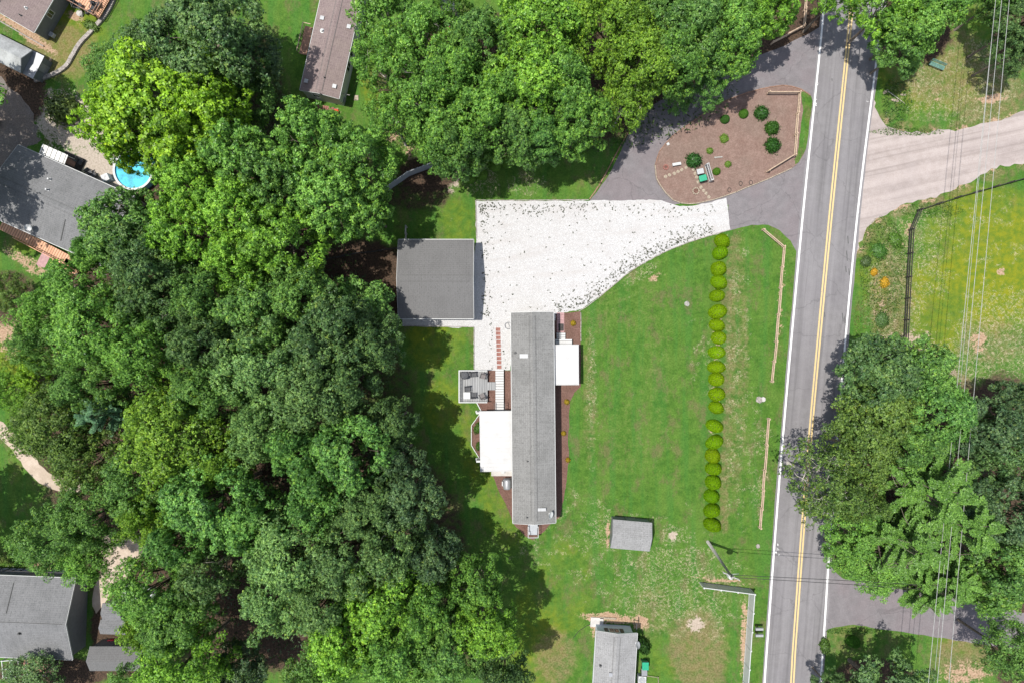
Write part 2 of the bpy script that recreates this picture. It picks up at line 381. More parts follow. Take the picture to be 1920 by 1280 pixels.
# ------------------------------------------------------------------ GROUND
def build_ground():
    xs = np.concatenate([[-900, -400, -200, -120], np.arange(-68, 68.01, .4), [120, 200, 400, 900]])
    ys = np.concatenate([[-900, -400, -200, -90], np.arange(-46, 46.01, .4), [90, 200, 400, 900]])
    X, Y = np.meshgrid(xs, ys); nx, ny = len(xs), len(ys)
    rs = np.random.RandomState(3)
    Z = np.zeros_like(X)
    co = np.stack([X, Y, Z], -1).reshape(-1, 3).astype(np.float32)
    idx = np.arange(nx*ny).reshape(ny, nx)
    q = np.stack([idx[:-1, :-1], idx[:-1, 1:], idx[1:, 1:], idx[1:, :-1]], -1).reshape(-1, 4)
    me = bpy.data.meshes.new('ground'); me.vertices.add(len(co)); me.vertices.foreach_set('co', co.ravel())
    me.loops.add(q.size); me.loops.foreach_set('vertex_index', q.ravel().astype(np.int32))
    me.polygons.add(len(q)); me.polygons.foreach_set('loop_start', np.arange(0, q.size, 4, dtype=np.int32))
    me.update()
    PX = X*16 + 960; PY = -Y*16 + 640
    Zn = {k: np.zeros_like(X) for k in 'dysltp'}
    def blob(k, cx, cy, rx, ry, v, rot=0, soft=.35):
        a = R(rot); dx = PX-cx; dy = PY-cy
        u = (dx*cos(a)+dy*sin(a))/rx; w_ = (-dx*sin(a)+dy*cos(a))/ry
        d = np.sqrt(u*u+w_*w_); soft = .75 if k == 's' else soft; m = np.clip((1+soft-d)/(2*soft), 0, 1); m = m*m*(3-2*m)
        Zn[k] = np.maximum(Zn[k], m*v)
    # d dry curls, y yellow-green, s bare soil, l leaf litter, t brown thatch, p pale soil
    B = [('d',1270,1100,130,90,.62,0),('d',1190,1060,160,70,.36,0),('d',1260,1120,50,30,.8,0),('d',1150,1010,190,70,.30,0),('d',1125,1000,18,30,.75,0),('d',1262,1003,22,22,.9,0),
     ('d',1384,700,26,280,.40,1),('d',1375,640,16,120,.5,0),('d',1400,860,50,140,.42,0),('d',1110,740,12,150,.45,0),('d',1330,680,40,80,.36,0),('d',1200,515,40,12,.8,-30),
     ('d',1080,960,80,40,.4,0),('d',985,345,40,25,.6,0),('d',905,340,40,30,.6,0),('d',1320,1150,60,60,.45,0),('d',1060,1030,120,40,.4,0),
     ('d',1720,470,70,110,.62,0),('d',1870,640,90,110,.75,0),('d',1680,560,60,110,.6,0),('d',1780,700,60,60,.7,0),('d',1760,170,90,70,.6,0),('d',1840,150,80,90,.55,0),('d',1650,250,30,20,.4,0),
     ('d',1850,430,90,90,.34,0),('d',60,70,70,60,.35,0),
     ('y',1870,500,120,130,1.0,0),('y',1760,560,60,170,.75,5),('y',1850,400,90,60,.75,0),('y',1745,120,120,110,.55,0),('y',1860,60,70,70,.5,0),('y',1620,470,40,60,.5,0),('y',1640,530,30,90,.5,0),
     ('y',130,60,80,90,.75,0),('y',215,110,60,110,.42,0),('y',690,130,25,110,.60,-12),('y',560,70,30,100,.30,0),('y',815,640,60,60,.60,0),('y',830,760,40,60,.62,0),('y',900,860,40,110,.50,-15),('y',960,960,60,80,.50,-35),('y',1010,1200,60,120,.62,0),('y',1060,1100,60,100,.45,0),
     ('y',1290,1220,90,70,.35,0),('y',860,420,40,50,.45,0),('y',1050,350,60,25,.25,0),('y',1810,1200,60,30,.55,0),('y',60,450,50,30,.5,0),('y',40,680,50,60,.8,0),('y',60,870,60,50,.3,0),('y',1600,1190,60,30,.35,0),
     ('t',1310,1220,60,90,.72,0),('t',1040,1230,45,60,.66,0),('t',1385,700,22,280,.50,1),('t',1220,1150,40,60,.5,0),('t',1760,120,110,90,.62,0),('t',1850,170,80,80,.66,0),('t',1670,560,50,110,.62,0),('t',1770,740,70,50,.8,0),('t',1860,640,70,50,.55,0),('t',1650,450,45,50,.45,0),
     ('t',1160,560,80,100,.34,0),('t',1230,700,40,220,.32,0),('t',1180,820,60,80,.34,0),('t',1105,740,14,160,.5,0),('t',110,95,80,60,.72,0),('t',1820,1230,80,50,.7,0),('t',1590,1200,60,40,.5,0),
     ('s',1262,1003,10,16,.62,0),('s',1305,1170,17,15,.8,0),('s',850,330,22,26,.62,0),('s',845,345,14,20,.62,0),('s',1140,1158,55,12,.78,4),('s',1200,1165,18,16,.75,0),('s',1120,1180,16,25,.60,0),('s',70,80,50,8,.85,30),('s',25,45,60,7,.9,28),('s',140,30,22,12,.7,30),
     ('s',785,285,35,22,.62,0),('s',735,255,14,14,.75,0),('s',1770,760,40,80,.72,0),('s',1800,850,25,60,.9,0),('s',1775,1010,30,25,1,0),('s',1700,640,70,28,.52,0),('s',1650,560,25,60,.42,0),('s',1860,185,30,10,.8,-5),('s',1620,260,14,50,.5,0),
     ('s',1835,640,20,26,.62,0),('s',1878,510,9,9,.8,0),('s',1755,180,22,14,.45,0),('s',1230,520,18,8,.6,-30),('s',1700,440,18,60,.42,0),('s',1870,120,50,60,.36,0),
     ('s',150,240,130,60,.75,24),('s',240,330,120,40,.95,24),('s',60,500,80,14,.6,35),('s',20,620,30,60,.7,0),('s',30,590,50,30,.6,0),('s',470,1070,30,60,.5,0),('s',460,1180,14,30,.9,0),('s',610,1220,30,18,.9,0),('s',510,830,30,18,.7,0),('s',160,560,30,25,.7,0),
     ('s',1810,1262,60,26,.58,0),('s',612,206,38,8,.62,12),('s',800,1120,50,30,.4,0),('s',720,560,30,30,.5,0),('s',1475,1020,3,30,.5,0),('s',1465,560,8,130,.44,3),('s',1435,870,8,130,.36,3),('s',1395,1190,8,90,.7,1),('s',1360,1088,60,5,.7,6),('s',1140,1000,6,30,.7,0),
     ('p',150,240,160,80,1,24),('p',240,330,140,60,1,24),('p',1780,750,70,90,.6,0),('p',1700,620,90,50,.5,0),('p',850,330,60,60,.8,0),('p',1262,1003,20,20,.8,0),('p',1305,1170,20,20,.8,0),
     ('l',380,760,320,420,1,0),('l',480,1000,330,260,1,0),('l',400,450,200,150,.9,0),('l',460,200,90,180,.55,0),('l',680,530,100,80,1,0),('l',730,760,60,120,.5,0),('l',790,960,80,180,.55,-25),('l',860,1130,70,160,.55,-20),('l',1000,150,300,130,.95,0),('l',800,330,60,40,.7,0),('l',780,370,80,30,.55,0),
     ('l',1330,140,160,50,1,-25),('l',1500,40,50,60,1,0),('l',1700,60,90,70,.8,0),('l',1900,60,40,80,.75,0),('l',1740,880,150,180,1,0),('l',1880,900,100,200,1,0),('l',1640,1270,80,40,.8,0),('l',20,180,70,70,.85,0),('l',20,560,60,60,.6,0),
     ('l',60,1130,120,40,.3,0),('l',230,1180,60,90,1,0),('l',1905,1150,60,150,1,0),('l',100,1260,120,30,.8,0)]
    for x, y in [(1357,451),(1352,474),(1351,503),(1351,528),(1347,555),(1347,584),(1347,609),(1349,634),(1347,660),(1347,688),(1345,712),(1345,739),(1345,764),(1341,800),(1341,829),(1338,855),(1340,880),(1338,905),(1337,931),(1337,959),(1337,985)]:
        B.append(('s', x-2, y, 14, 13, .62, 0)); B.append(('p', x-2, y, 14, 13, .5, 0)); B.append(('t', x+20, y, 14, 16, .62, 0))
    for x, y in [(1655,230),(1690,246),(1740,251),(1800,242),(1860,228),(1900,218),(1930,302),(1860,322),(1800,352),(1745,374),(1690,390),(1645,414),(1620,440),(1605,470)]:
        B.append(('s', x, y, 22, 9, .52, -20)); B.append(('t', x, y+(6 if y > 280 else -6), 30, 14, .6, -20))
    for b in B: blob(*b)
    # soil kept out of the litter only under trees; write attributes
    far = (abs(X) > 69) | (abs(Y) > 47); Zn['t'][far] = .3; Zn['y'][far] = .3
    for nm, ks in (('zone', 'dys'), ('zoneb', 'ltp')):
        at = me.color_attributes.new(nm, 'FLOAT_COLOR', 'POINT')
        a = np.ones((nx*ny, 4), np.float32)
        for i, k in enumerate(ks): a[:, i] = Zn[k].ravel()
        at.data.foreach_set('color', a.ravel())
    me.materials.append(M['ground'])
    o = bpy.data.objects.new('ground', me); C.objects.link(o); tag(o, kind='structure')
build_ground()

# ------------------------------------------------------------------ ROADS AND PAVING
rdL = [(1575,-400),(1546,0),(1503,427),(1465,854),(1440,1186),(1432,1300),(1405,1700)]
rdR = [(1690,-400),(1656,0),(1605,427),(1567,854),(1545,1186),(1537,1300),(1510,1700)]
rdY = [(1632,-400),(1598,0),(1555,427),(1516,854),(1491,1186),(1484,1300),(1458,1700)]
def offs(line, d): return [(x+d, y) for x, y in line]
cl = lambda l: catmull(px(l), False, 1.5)
L_ = cl(offs(rdL, -5)); R_ = cl(offs(rdR, 6))
road = sheet('road', rag(L_, .03, 1) + rag(R_, .05, 2)[::-1], .012, M['road'], cat='road', label='grey two-lane road with white edge lines and a double yellow centre line')
def strip(name, line, w_, z, mat, parent, a=0.0):
    mb = MB(); pts = catmull(px(line), False, 1.0)
    vs = []
    for i, p in enumerate(pts):
        q = pts[min(i+1, len(pts)-1)]; r_ = pts[max(i-1, 0)]; d = np.array(q)-np.array(r_); d = d/np.linalg.norm(d); nn = np.array((-d[1], d[0]))
        vs.append((p[0]+nn[0]*w_/2, p[1]+nn[1]*w_/2, z)); vs.append((p[0]-nn[0]*w_/2, p[1]-nn[1]*w_/2, z))
    mb.add(vs, [(2*i, 2*i+2, 2*i+3, 2*i+1) for i in range(len(pts)-1)])
    mb.f = [f[::-1] for f in mb.f]
    return mb.build(name, mat, parent)
strip('edge_line', rdL, .22, .017, M['paint_white'], road); strip('edge_line', rdR, .22, .017, M['paint_white'], road)
strip('centre_line', offs(rdY, -2.5), .19, .017, M['paint_yellow'], road); strip('centre_line', offs(rdY, 2.5), .19, .017, M['paint_yellow'], road)
# tar seals and painted survey marks near the white line
mb = MB(); rr = random.Random(5)
for x, y, w_, h_ in [(1529,186,5,2),(1529,196,6,5),(1534,158,2,2),(1457,1020,3,3),(1458,1028,5,2),(1456,1034,3,5),(1461,1038,2,3),(1626,192,2,2)]:
    for k in range(3):
        p = P(x+rr.uniform(-1.5,1.5), y+rr.uniform(-2,2)); mb.box((p[0], p[1], .0185+k*.0006), (w_/16*.6, h_/16*.35, .0005), rr.uniform(-.5,.5))
mb.build('survey_mark', M['paint_white'], road)
mb = MB()
for x, y, l_ in [(1590,450,.9),(1588,480,1.2),(1586,505,.7),(1592,510,.8),(1584,600,.8),(1580,595,1.0),(1546,590,.6),(1560,150,.3)]:
    p = P(x, y); mb.box((p[0], p[1], .0176), (.12, l_, .0008), R(5))
mb.build('tar_patch', M['ridge_dark'], road)

drive = [(1548,20),(1536,52),(1500,72),(1455,92),(1400,112),(1350,138),(1300,160),(1250,182),(1205,212),(1180,250),(1155,300),(1135,340),(1105,376),(1104,384),(1366,384),(1368,432),(1385,428),(1410,422),(1440,422),(1462,432),(1482,452),(1497,482),(1520,470),(1560,20)]
sheet('driveway', rag(dense(catmull(px(drive[:13]),False,.8)+px(drive[13:]), .5), .05, 4), .008, M['drive'], cat='driveway')
gr = [(892,377),(1000,378),(1105,376),(1240,376),(1262,384),(1300,388),(1362,371),(1366,400),(1369,431),(1345,438),(1290,455),(1235,478),(1185,507),(1150,535),(1120,560),(1098,576),(1080,583),(1040,588),(1040,600),(960,600),(957,694),(889,694),(889,614),(820,613),(755,611),(755,590),(880,590),(893,452),(893,440)]
sheet('gravel_yard', rag(dense(px(gr), .35), .045, 6), .016, M['gravel'], cat='gravel yard')
dirt = [(1634,150),(1642,200),(1655,228),(1690,244),(1740,249),(1800,240),(1860,226),(1930,209),(2100,160),(2400,60),(2400,190),(2100,250),(1930,302),(1860,320),(1800,350),(1745,372),(1690,388),(1645,412),(1620,438),(1602,475),(1600,380)]
sheet('dirt_road', rag(dense(catmull(px(dirt), True, .6), .4), .16, 7), .008, M['dirt_road'], cat='dirt road')
low = [(1552,1060),(1572,1076),(1600,1090),(1700,1105),(1800,1120),(1930,1150),(2100,1180),(2400,1240),(2400,1320),(2100,1270),(1930,1222),(1800,1202),(1720,1188),(1650,1178),(1600,1172),(1565,1176),(1546,1182),(1544,1120)]
sheet('side_driveway', rag(dense(catmull(px(low), True, .8), .5), .05, 8), .007, M['drive'], cat='driveway')
ldr = [(-120,120),(0,150),(35,185),(62,215),(80,262),(70,272),(37,275),(0,335),(-100,360)]
M['old_pad'] = asphalt('old_dirty_paving', (.13, .115, .108), (.19, .165, .15), 0, 0, (.22, .165, .125), .5)
sheet('parking_pad', rag(dense(px(ldr), .5), .22, 9), .006, M['old_pad'], cat='parking pad')
pth = [(-60,755),(0,788),(25,812),(60,852),(100,888),(150,908),(150,922),(105,918),(66,896),(30,858),(0,822),(-60,785)]
sheet('dirt_path', rag(dense(catmull(px(pth), True, .6), .4), .1, 10), .006, M['tan_dirt'], cat='dirt path')
pt2 = [(195,1005),(240,1000),(300,1000),(290,1040),(255,1050),(235,1080),(205,1120),(180,1150),(175,1110),(190,1060)]
sheet('dirt_path', rag(dense(catmull(px(pt2), True, .6), .4), .1, 11), .006, M['tan_dirt'], cat='dirt path')
# island bed
isl = [(1228,310),(1236,285),(1262,255),(1300,228),(1345,197),(1400,175),(1440,165),(1468,161),(1500,168),(1519,180),(1521,200),(1512,270),(1505,293),(1484,316),(1440,336),(1400,352),(1360,368),(1320,379),(1290,383),(1262,376),(1240,352),(1230,335)]
island = catmull(px(isl), True, .4)
sheet('mulch_bed', rag(island, .02, 12), .10, M['mulch'], .12, cat='mulch bed')
# grassy strip at the road side of the island
gs = [(1500,172),(1519,182),(1520,205),(1512,268),(1503,294),(1490,310),(1488,300),(1496,285),(1500,240),(1505,200)]
sheet('grass_verge', rag(dense(catmull(px(gs), True, .5), .3), .05, 13), .106, M['ground'], cat='grass verge')
# house beds
be = [(1036,584),(1060,586),(1089,584),(1089,650),(1089,724),(1078,735),(1070,752),(1067,780),(1066,820),(1067,860),(1064,890),(1058,930),(1050,968),(1030,985),(1022,995),(1000,1012),(985,1005),(965,984),(950,950),(935,920),(921,884),(921,860),(1000,860),(1036,700)]
sheet('flower_bed', rag(dense(px(be), .35), .03, 14), .009, M['mulch_red'], cat='flower bed')
bw = [(914,694),(960,694),(960,775),(902,775),(896,760),(890,748),(914,748)]
sheet('flower_bed', rag(dense(px(bw), .35), .01, 15), .022, M['mulch_red'], cat='flower bed')
bo = [(902,772),(884,797),(884,834),(900,860),(915,860),(915,772)]
sheet('flower_bed', rag(dense(px(bo), .35), .01, 16), .009, M['mulch_red'], cat='flower bed')
# loose edging stones / boards
def arr0(pts, sp):
    out = []
    for a, b in zip(pts, pts[1:]):
        a, b = np.array(a), np.array(b); n = max(1, round(np.linalg.norm(b-a)/sp)); out += [tuple(a+(b-a)*k/n) for k in range(n)]
    return out+[pts[-1]]
def edging(name, pts, mat, label, w_=.1, h_=.12, step=.9, z=0.0, straight=False):
    mb = MB(); rr = random.Random(len(pts)); pp = arr0(px(pts), step) if straight else catmull(px(pts), False, step)
    for i in range(len(pp)-1):
        a, b = pp[i], pp[i+1]; dx, dy = b[0]-a[0], b[1]-a[1]; l_ = math.hypot(dx, dy)
        mb.box(((a[0]+b[0])/2, (a[1]+b[1])/2, z+h_/2), (l_*.97, w_, h_*rr.uniform(.85, 1.1)), math.atan2(dy, dx)+rr.uniform(-.03, .03))
    o = mb.build(name, mat); tag(o, label, 'edging'); return o
edging('bed_edging', isl[13:]+isl[:1], M['stone'], 'pale stone edging along the lower rim of the driveway island bed', .1, .2)
edging('bed_edging', isl[:10], M['brown_wood'], 'thin brown edging along the upper rim of the driveway island bed', .08, .2)
edging('bed_edging', [(902,772),(884,797),(884,834),(900,860)], M['white_vinyl'], 'white edging round the eight-sided bed west of the white patio roof', .08, .16, straight=True)
edging('bed_edging', [(891,748),(903,772)], M['white_vinyl'], 'short white edging strip slanting from the grey deck to the patio roof', .1, .16)
edging('lawn_edging', [(1369,431),(1345,438),(1290,455),(1235,478),(1185,507),(1150,535),(1120,560),(1098,576),(1085,584)], M['kerb_stone'], 'thin curved edging between the white gravel and the front lawn', .09, .09)
edging('lawn_edging', [(1104,375),(1000,376),(892,376)], M['kerb_stone'], 'straight edging along the top of the white gravel yard', .09, .1)
edging('lawn_edging', [(892,376),(894,448)], M['kerb_stone'], 'edging down the left side of the gravel yard above the garage', .09, .1)
edging('lawn_edging', [(889,692),(889,613),(820,612),(758,611)], M['kerb_stone'], 'edging between the gravel below the garage and the lawn', .09, .09, straight=True)
edging('lawn_edging', [(1089,586),(1089,640)], M['kerb_stone'], 'edging on the lawn side of the flower bed north of the white porch', .08, .09)
edging('retaining_kerb', [(222,-20),(205,20),(180,52),(152,82),(138,105),(124,127),(98,142),(66,152)], M['kerb_stone'], 'curved grey stone kerb sweeping through the grass at the top left', .45, .3, .5)
edging('driveway_edging', [(1105,374),(1122,350),(1140,318),(1160,280),(1180,245)], M['brown_wood'], 'brown edging on the lawn side of the curved driveway', .12, .1)

def rings(name, pts, r, label, mat, cat, h=.1):
    pass

# ------------------------------------------------------------------ LEAF CLOUDS
def leaf_mesh(name, cen, nor, size, tone, aspect=.62, mat='leaf', tang=None, hue=None):
    n = len(cen); rs = np.random.RandomState(n % 9973)
    nor = nor/(np.linalg.norm(nor, axis=1, keepdims=True)+1e-9)
    t = rs.randn(n, 3) if tang is None else tang.copy(); t -= nor*np.sum(t*nor, 1, keepdims=True); t /= np.linalg.norm(t, axis=1, keepdims=True)+1e-9
    b = np.cross(nor, t); s_ = size[:, None]
    fold = nor*s_*.18
    v = np.stack([cen-t*s_*.5, cen+b*s_*.5*aspect-fold, cen+t*s_*.5, cen-b*s_*.5*aspect-fold], 1).reshape(-1, 3).astype(np.float32)
    me = bpy.data.meshes.new(name); me.vertices.add(4*n); me.vertices.foreach_set('co', v.ravel())
    me.loops.add(4*n); me.loops.foreach_set('vertex_index', np.arange(4*n, dtype=np.int32))
    me.polygons.add(n); me.polygons.foreach_set('loop_start', np.arange(0, 4*n, 4, dtype=np.int32))
    me.update()
    a = me.attributes.new('tone', 'FLOAT', 'FACE'); a.data.foreach_set('value', np.clip(tone, 0, 1).astype(np.float32))
    h_ = me.attributes.new('hue', 'FLOAT', 'FACE'); h_.data.foreach_set('value', (np.full(n, .5) if hue is None else hue).astype(np.float32))
    me.materials.append(M[mat]); return me
def sph(rs, n):
    d = rs.randn(n, 3); return d/np.linalg.norm(d, axis=1, keepdims=True)
CZ, RV = 10.2, 4.9       # prototype crown centre height and vertical semi-axis; radius 5, total height about 15
def proto_broad(seed, lobes=11, puffs=13, dens=1.0, pr=(.45, .95), leaf=(.16, .30), lobe_r=.44, per=8):
    """limb lobes > puffs > star-shaped sprays > leaves"""
    rs = np.random.RandomState(seed); L = []; tries = 0; SC = []; SN = []; ST = []; SH = []; tips = []
    while len(L) < lobes and tries < 4000:
        tries += 1; d = sph(rs, 1)[0]
        if d[2] < -.35: continue
        rad = rs.uniform(.52, .74); p = d*np.array((5*rad, 5*rad, RV*rad))
        if all(np.linalg.norm(p-q) > 5*.45 for q in L): L.append(p)
    L.append(np.array((rs.uniform(-.8, .8), rs.uniform(-.8, .8), RV*.6)))
    for lc in L:
        lr = 5*lobe_r*rs.uniform(.75, 1.2); ltone = rs.uniform(-.10, .10); lh = rs.uniform(-.08, .08); out = lc/np.linalg.norm(lc); an = rs.uniform(.75, 1.2, 3)
        for k in range(puffs):
            d = sph(rs, 1)[0]+out*.5+np.array((0, 0, .35)); d /= np.linalg.norm(d)
            pc = lc+d*lr*rs.uniform(.5, 1.08)*an; r = rs.uniform(*pr)
            if pc[2] < -RV*.75: continue
            tips.append(pc); ptone = rs.uniform(-.10, .10)+ltone; m = int(dens*34*(r/.7)**2); pan = rs.uniform(.75, 1.25, 3)*np.array((1, 1, .75))
            ld = sph(rs, m)+d*.4+np.array((0, 0, .25)); ld /= np.linalg.norm(ld, axis=1, keepdims=True)
            rr_ = r*np.clip(1+rs.randn(m)*.20, .45, 1.45)
            SC.append(pc+ld*rr_[:, None]*pan); SN.append(ld*.8+np.array((0, 0, .5))+rs.randn(m, 3)*.30)
            ST.append(.5+ptone+rs.randn(m)*.26); SH.append(np.clip(rs.uniform(0, 1, m)+lh, 0, 1))
    sc_ = np.concatenate(SC); sn = np.concatenate(SN); sn /= np.linalg.norm(sn, axis=1, keepdims=True); st = np.concatenate(ST); sh = np.concatenate(SH)
    n = len(sc_); idx = np.repeat(np.arange(n), per); N = sn[idx]
    t = rs.randn(n*per, 3); t -= N*np.sum(t*N, 1, keepdims=True); t /= np.linalg.norm(t, axis=1, keepdims=True)
    size = rs.uniform(*leaf, n*per)
    c = sc_[idx]+t*(size*.55)[:, None]+N*rs.uniform(-.05, .08, (n*per, 1))
    c[:, 2] += CZ
    me = leaf_mesh('crown', c, N+t*rs.uniform(-.1, .75, (n*per, 1))+rs.randn(n*per, 3)*.22, size, st[idx]+rs.randn(n*per)*.13, .55, tang=t-N*.35, hue=sh[idx])
    return me, [p+np.array((0, 0, CZ)) for p in L], [p+np.array((0, 0, CZ)) for p in tips]
def proto_pine(seed, leaf=(.16, .30)):
    rs = np.random.RandomState(seed); cen = []; nor = []; siz = []; ton = []; L = []; tips = []
    levs = np.sort(rs.uniform(-.8, 1.0, 15)); a00 = 0
    for lev in levs:
        rad = 5*(1-max(0, lev)**1.3*.85)*rs.uniform(.72, 1.02); nb = rs.randint(3, 5); a0 = rs.uniform(0, 6.3)
        for k in range(nb):
            a = a0+2*pi*k/nb+rs.uniform(-.7, .7); rr_ = rad*rs.uniform(.55, 1.08); z = lev*RV+rs.uniform(-.3, .3)
            dirv = np.array((cos(a), sin(a), .22)); tip = np.array((cos(a)*rr_, sin(a)*rr_, z)); L.append(tip)
            ns = int(2+rr_*1.35)
            for j in range(ns):
                f = (j+1)/ns; side = 0 if j == ns-1 else rs.uniform(-.5, .5)
                a2 = a+side; u = np.array((cos(a2), sin(a2), .25)); u /= np.linalg.norm(u)
                base = np.array((cos(a)*rr_*f*.85, sin(a)*rr_*f*.85, z+f*.35)); ln = rs.uniform(.55, .95)
                c0 = base+u*ln*.6; tips.append(c0); pt = rs.uniform(-.14, .14)
                m = 150; q = sph(rs, m); q[:, 2] = np.abs(q[:, 2])*.9-.15
                side_v = np.cross(u, (0, 0, 1)); side_v /= np.linalg.norm(side_v); up = np.cross(side_v, u)
                pos = c0+(q[:, :1]*u*ln+q[:, 1:2]*side_v*ln*.48+q[:, 2:3]*up*.30)*rs.uniform(.75, 1.05, (m, 1))
                cen.append(pos); nor.append(q[:, 1:2]*side_v*.5+up*.9+q[:, :1]*u*.4+rs.randn(m, 3)*.35)
                siz.append(rs.uniform(*leaf, m)); ton.append(.5+pt+rs.randn(m)*.24)
    c = np.concatenate(cen); c[:, 2] += CZ
    return leaf_mesh('crown', c, np.concatenate(nor), np.concatenate(siz), np.concatenate(ton), .4), [p+np.array((0,0,CZ)) for p in L[::3]], [p+np.array((0,0,CZ)) for p in tips[::4]]
def proto_sparse(seed):
    return proto_broad(seed, 12, 16, .42, (.5, 1.0), (.14, .24), .5)
def limbs_mesh(seed, L, tips, r0=.30, thin=1.0, every=2):
    rs = random.Random(seed); mb = MB()
    mb.tube([(0, 0, 0), (.08, .05, 3), (.15, -.05, 6.2), (.1, .1, 9.5), (0, 0, 12.5)], [r0, r0*.8, r0*.62, r0*.4, .04], 8)
    for i, p in enumerate(L):
        z0 = min(5+rs.random()*3.5, max(4, p[2]-1.5)); a = np.array((.1, 0, z0)); m_ = a+(p-a)*.5+np.array((rs.uniform(-.3,.3), rs.uniform(-.3,.3), -.35))
        mb.tube([a, m_, p], [r0*.42*thin, r0*.28*thin, r0*.15*thin], 6)
        near = sorted(tips, key=lambda t: np.linalg.norm(t-p))[:10:every]
        for t in near:
            m2 = (p+t)/2+np.array((rs.uniform(-.2,.2), rs.uniform(-.2,.2), rs.uniform(-.1,.2)))
            mb.tube([p, m2, t], [r0*.14*thin, r0*.09*thin, .012], 4, False)
    return mb
PROTO = {}
def reg(kind, i, fn, bark='bark', **kw):
    me, L, tips = fn
    tm = limbs_mesh(i*7+3, L, tips, **kw)
    m2 = bpy.data.meshes.new('trunk'); m2.from_pydata(tm.v, [], tm.f); m2.materials.append(M[bark]); m2.shade_smooth()
    PROTO.setdefault(kind, []).append((me, m2))
for i in range(4): reg('oak', i, proto_broad(11+i, 12, 12, 1.1, leaf=(.16, .28)))
for i in range(3): reg('maple', i, proto_broad(31+i, 15, 12, .95, (.36, .72), (.20, .34), .42, 7))
for i in range(2): reg('fine', i, proto_broad(51+i, 12, 13, 1.35, (.5, .9), (.12, .22), .48))
for i in range(2): reg('loose', i, proto_broad(71+i, 14, 11, .85, (.4, .9), (.15, .26), .44), bark='pale_bark', thin=1.1)
for i in range(2): reg('pine', i, proto_pine(91+i))
reg('sparse', 0, proto_sparse(97), bark='pale_bark', thin=1.5, every=1)

COL = {'lime': (.190, .360, .020), 'fresh': (.160, .338, .036), 'mid': (.138, .300, .048), 'forest': (.118, .250, .050), 'deep': (.092, .180, .052), 'blue': (.084, .158, .060),
       'silver': (.152, .288, .080), 'grey': (.124, .232, .068), 'olive': (.150, .285, .028), 'moss': (.108, .192, .036), 'emerald': (.118, .272, .054), 'pine': (.122, .262, .044), 'spruce': (.135, .285, .145)}
tn = 0
def tree(cx, cy, r, col, kind, label, h=16.0, flat=1.0, group=None, cat='tree', ex=1.0):
    """crown centre and radius as seen in the photo; h = tree height"""
    global tn
    tn += 1; rr_ = random.Random(tn*13+5)
    hc = h*.70; loc = P(cx, cy, hc); rad = S(r, hc)
    vs = PROTO[kind]; me, tm = vs[tn % len(vs)]
    nm = {'pine': 'pine_tree'}.get(kind, 'broadleaf_tree')
    o = thing(nm, label, cat, (loc[0], loc[1], 0), rr_.uniform(0, 6.28), group)
    s_ = rad/4.9; o.scale = (s_*ex, s_, h/15.0*flat)
    t = bpy.data.objects.new('trunk', tm); C.objects.link(t); t.parent = o
    c = bpy.data.objects.new('crown', me); C.objects.link(c); c.parent = o
    j = rr_.uniform(.92, 1.08); c.color = tuple(x*j for x in COL[col])+(1,)
    return o
FOR = 'trees of the dense woodland on the left'; TOP = 'trees of the wood along the top'; RT = 'trees beside the road at the lower right'
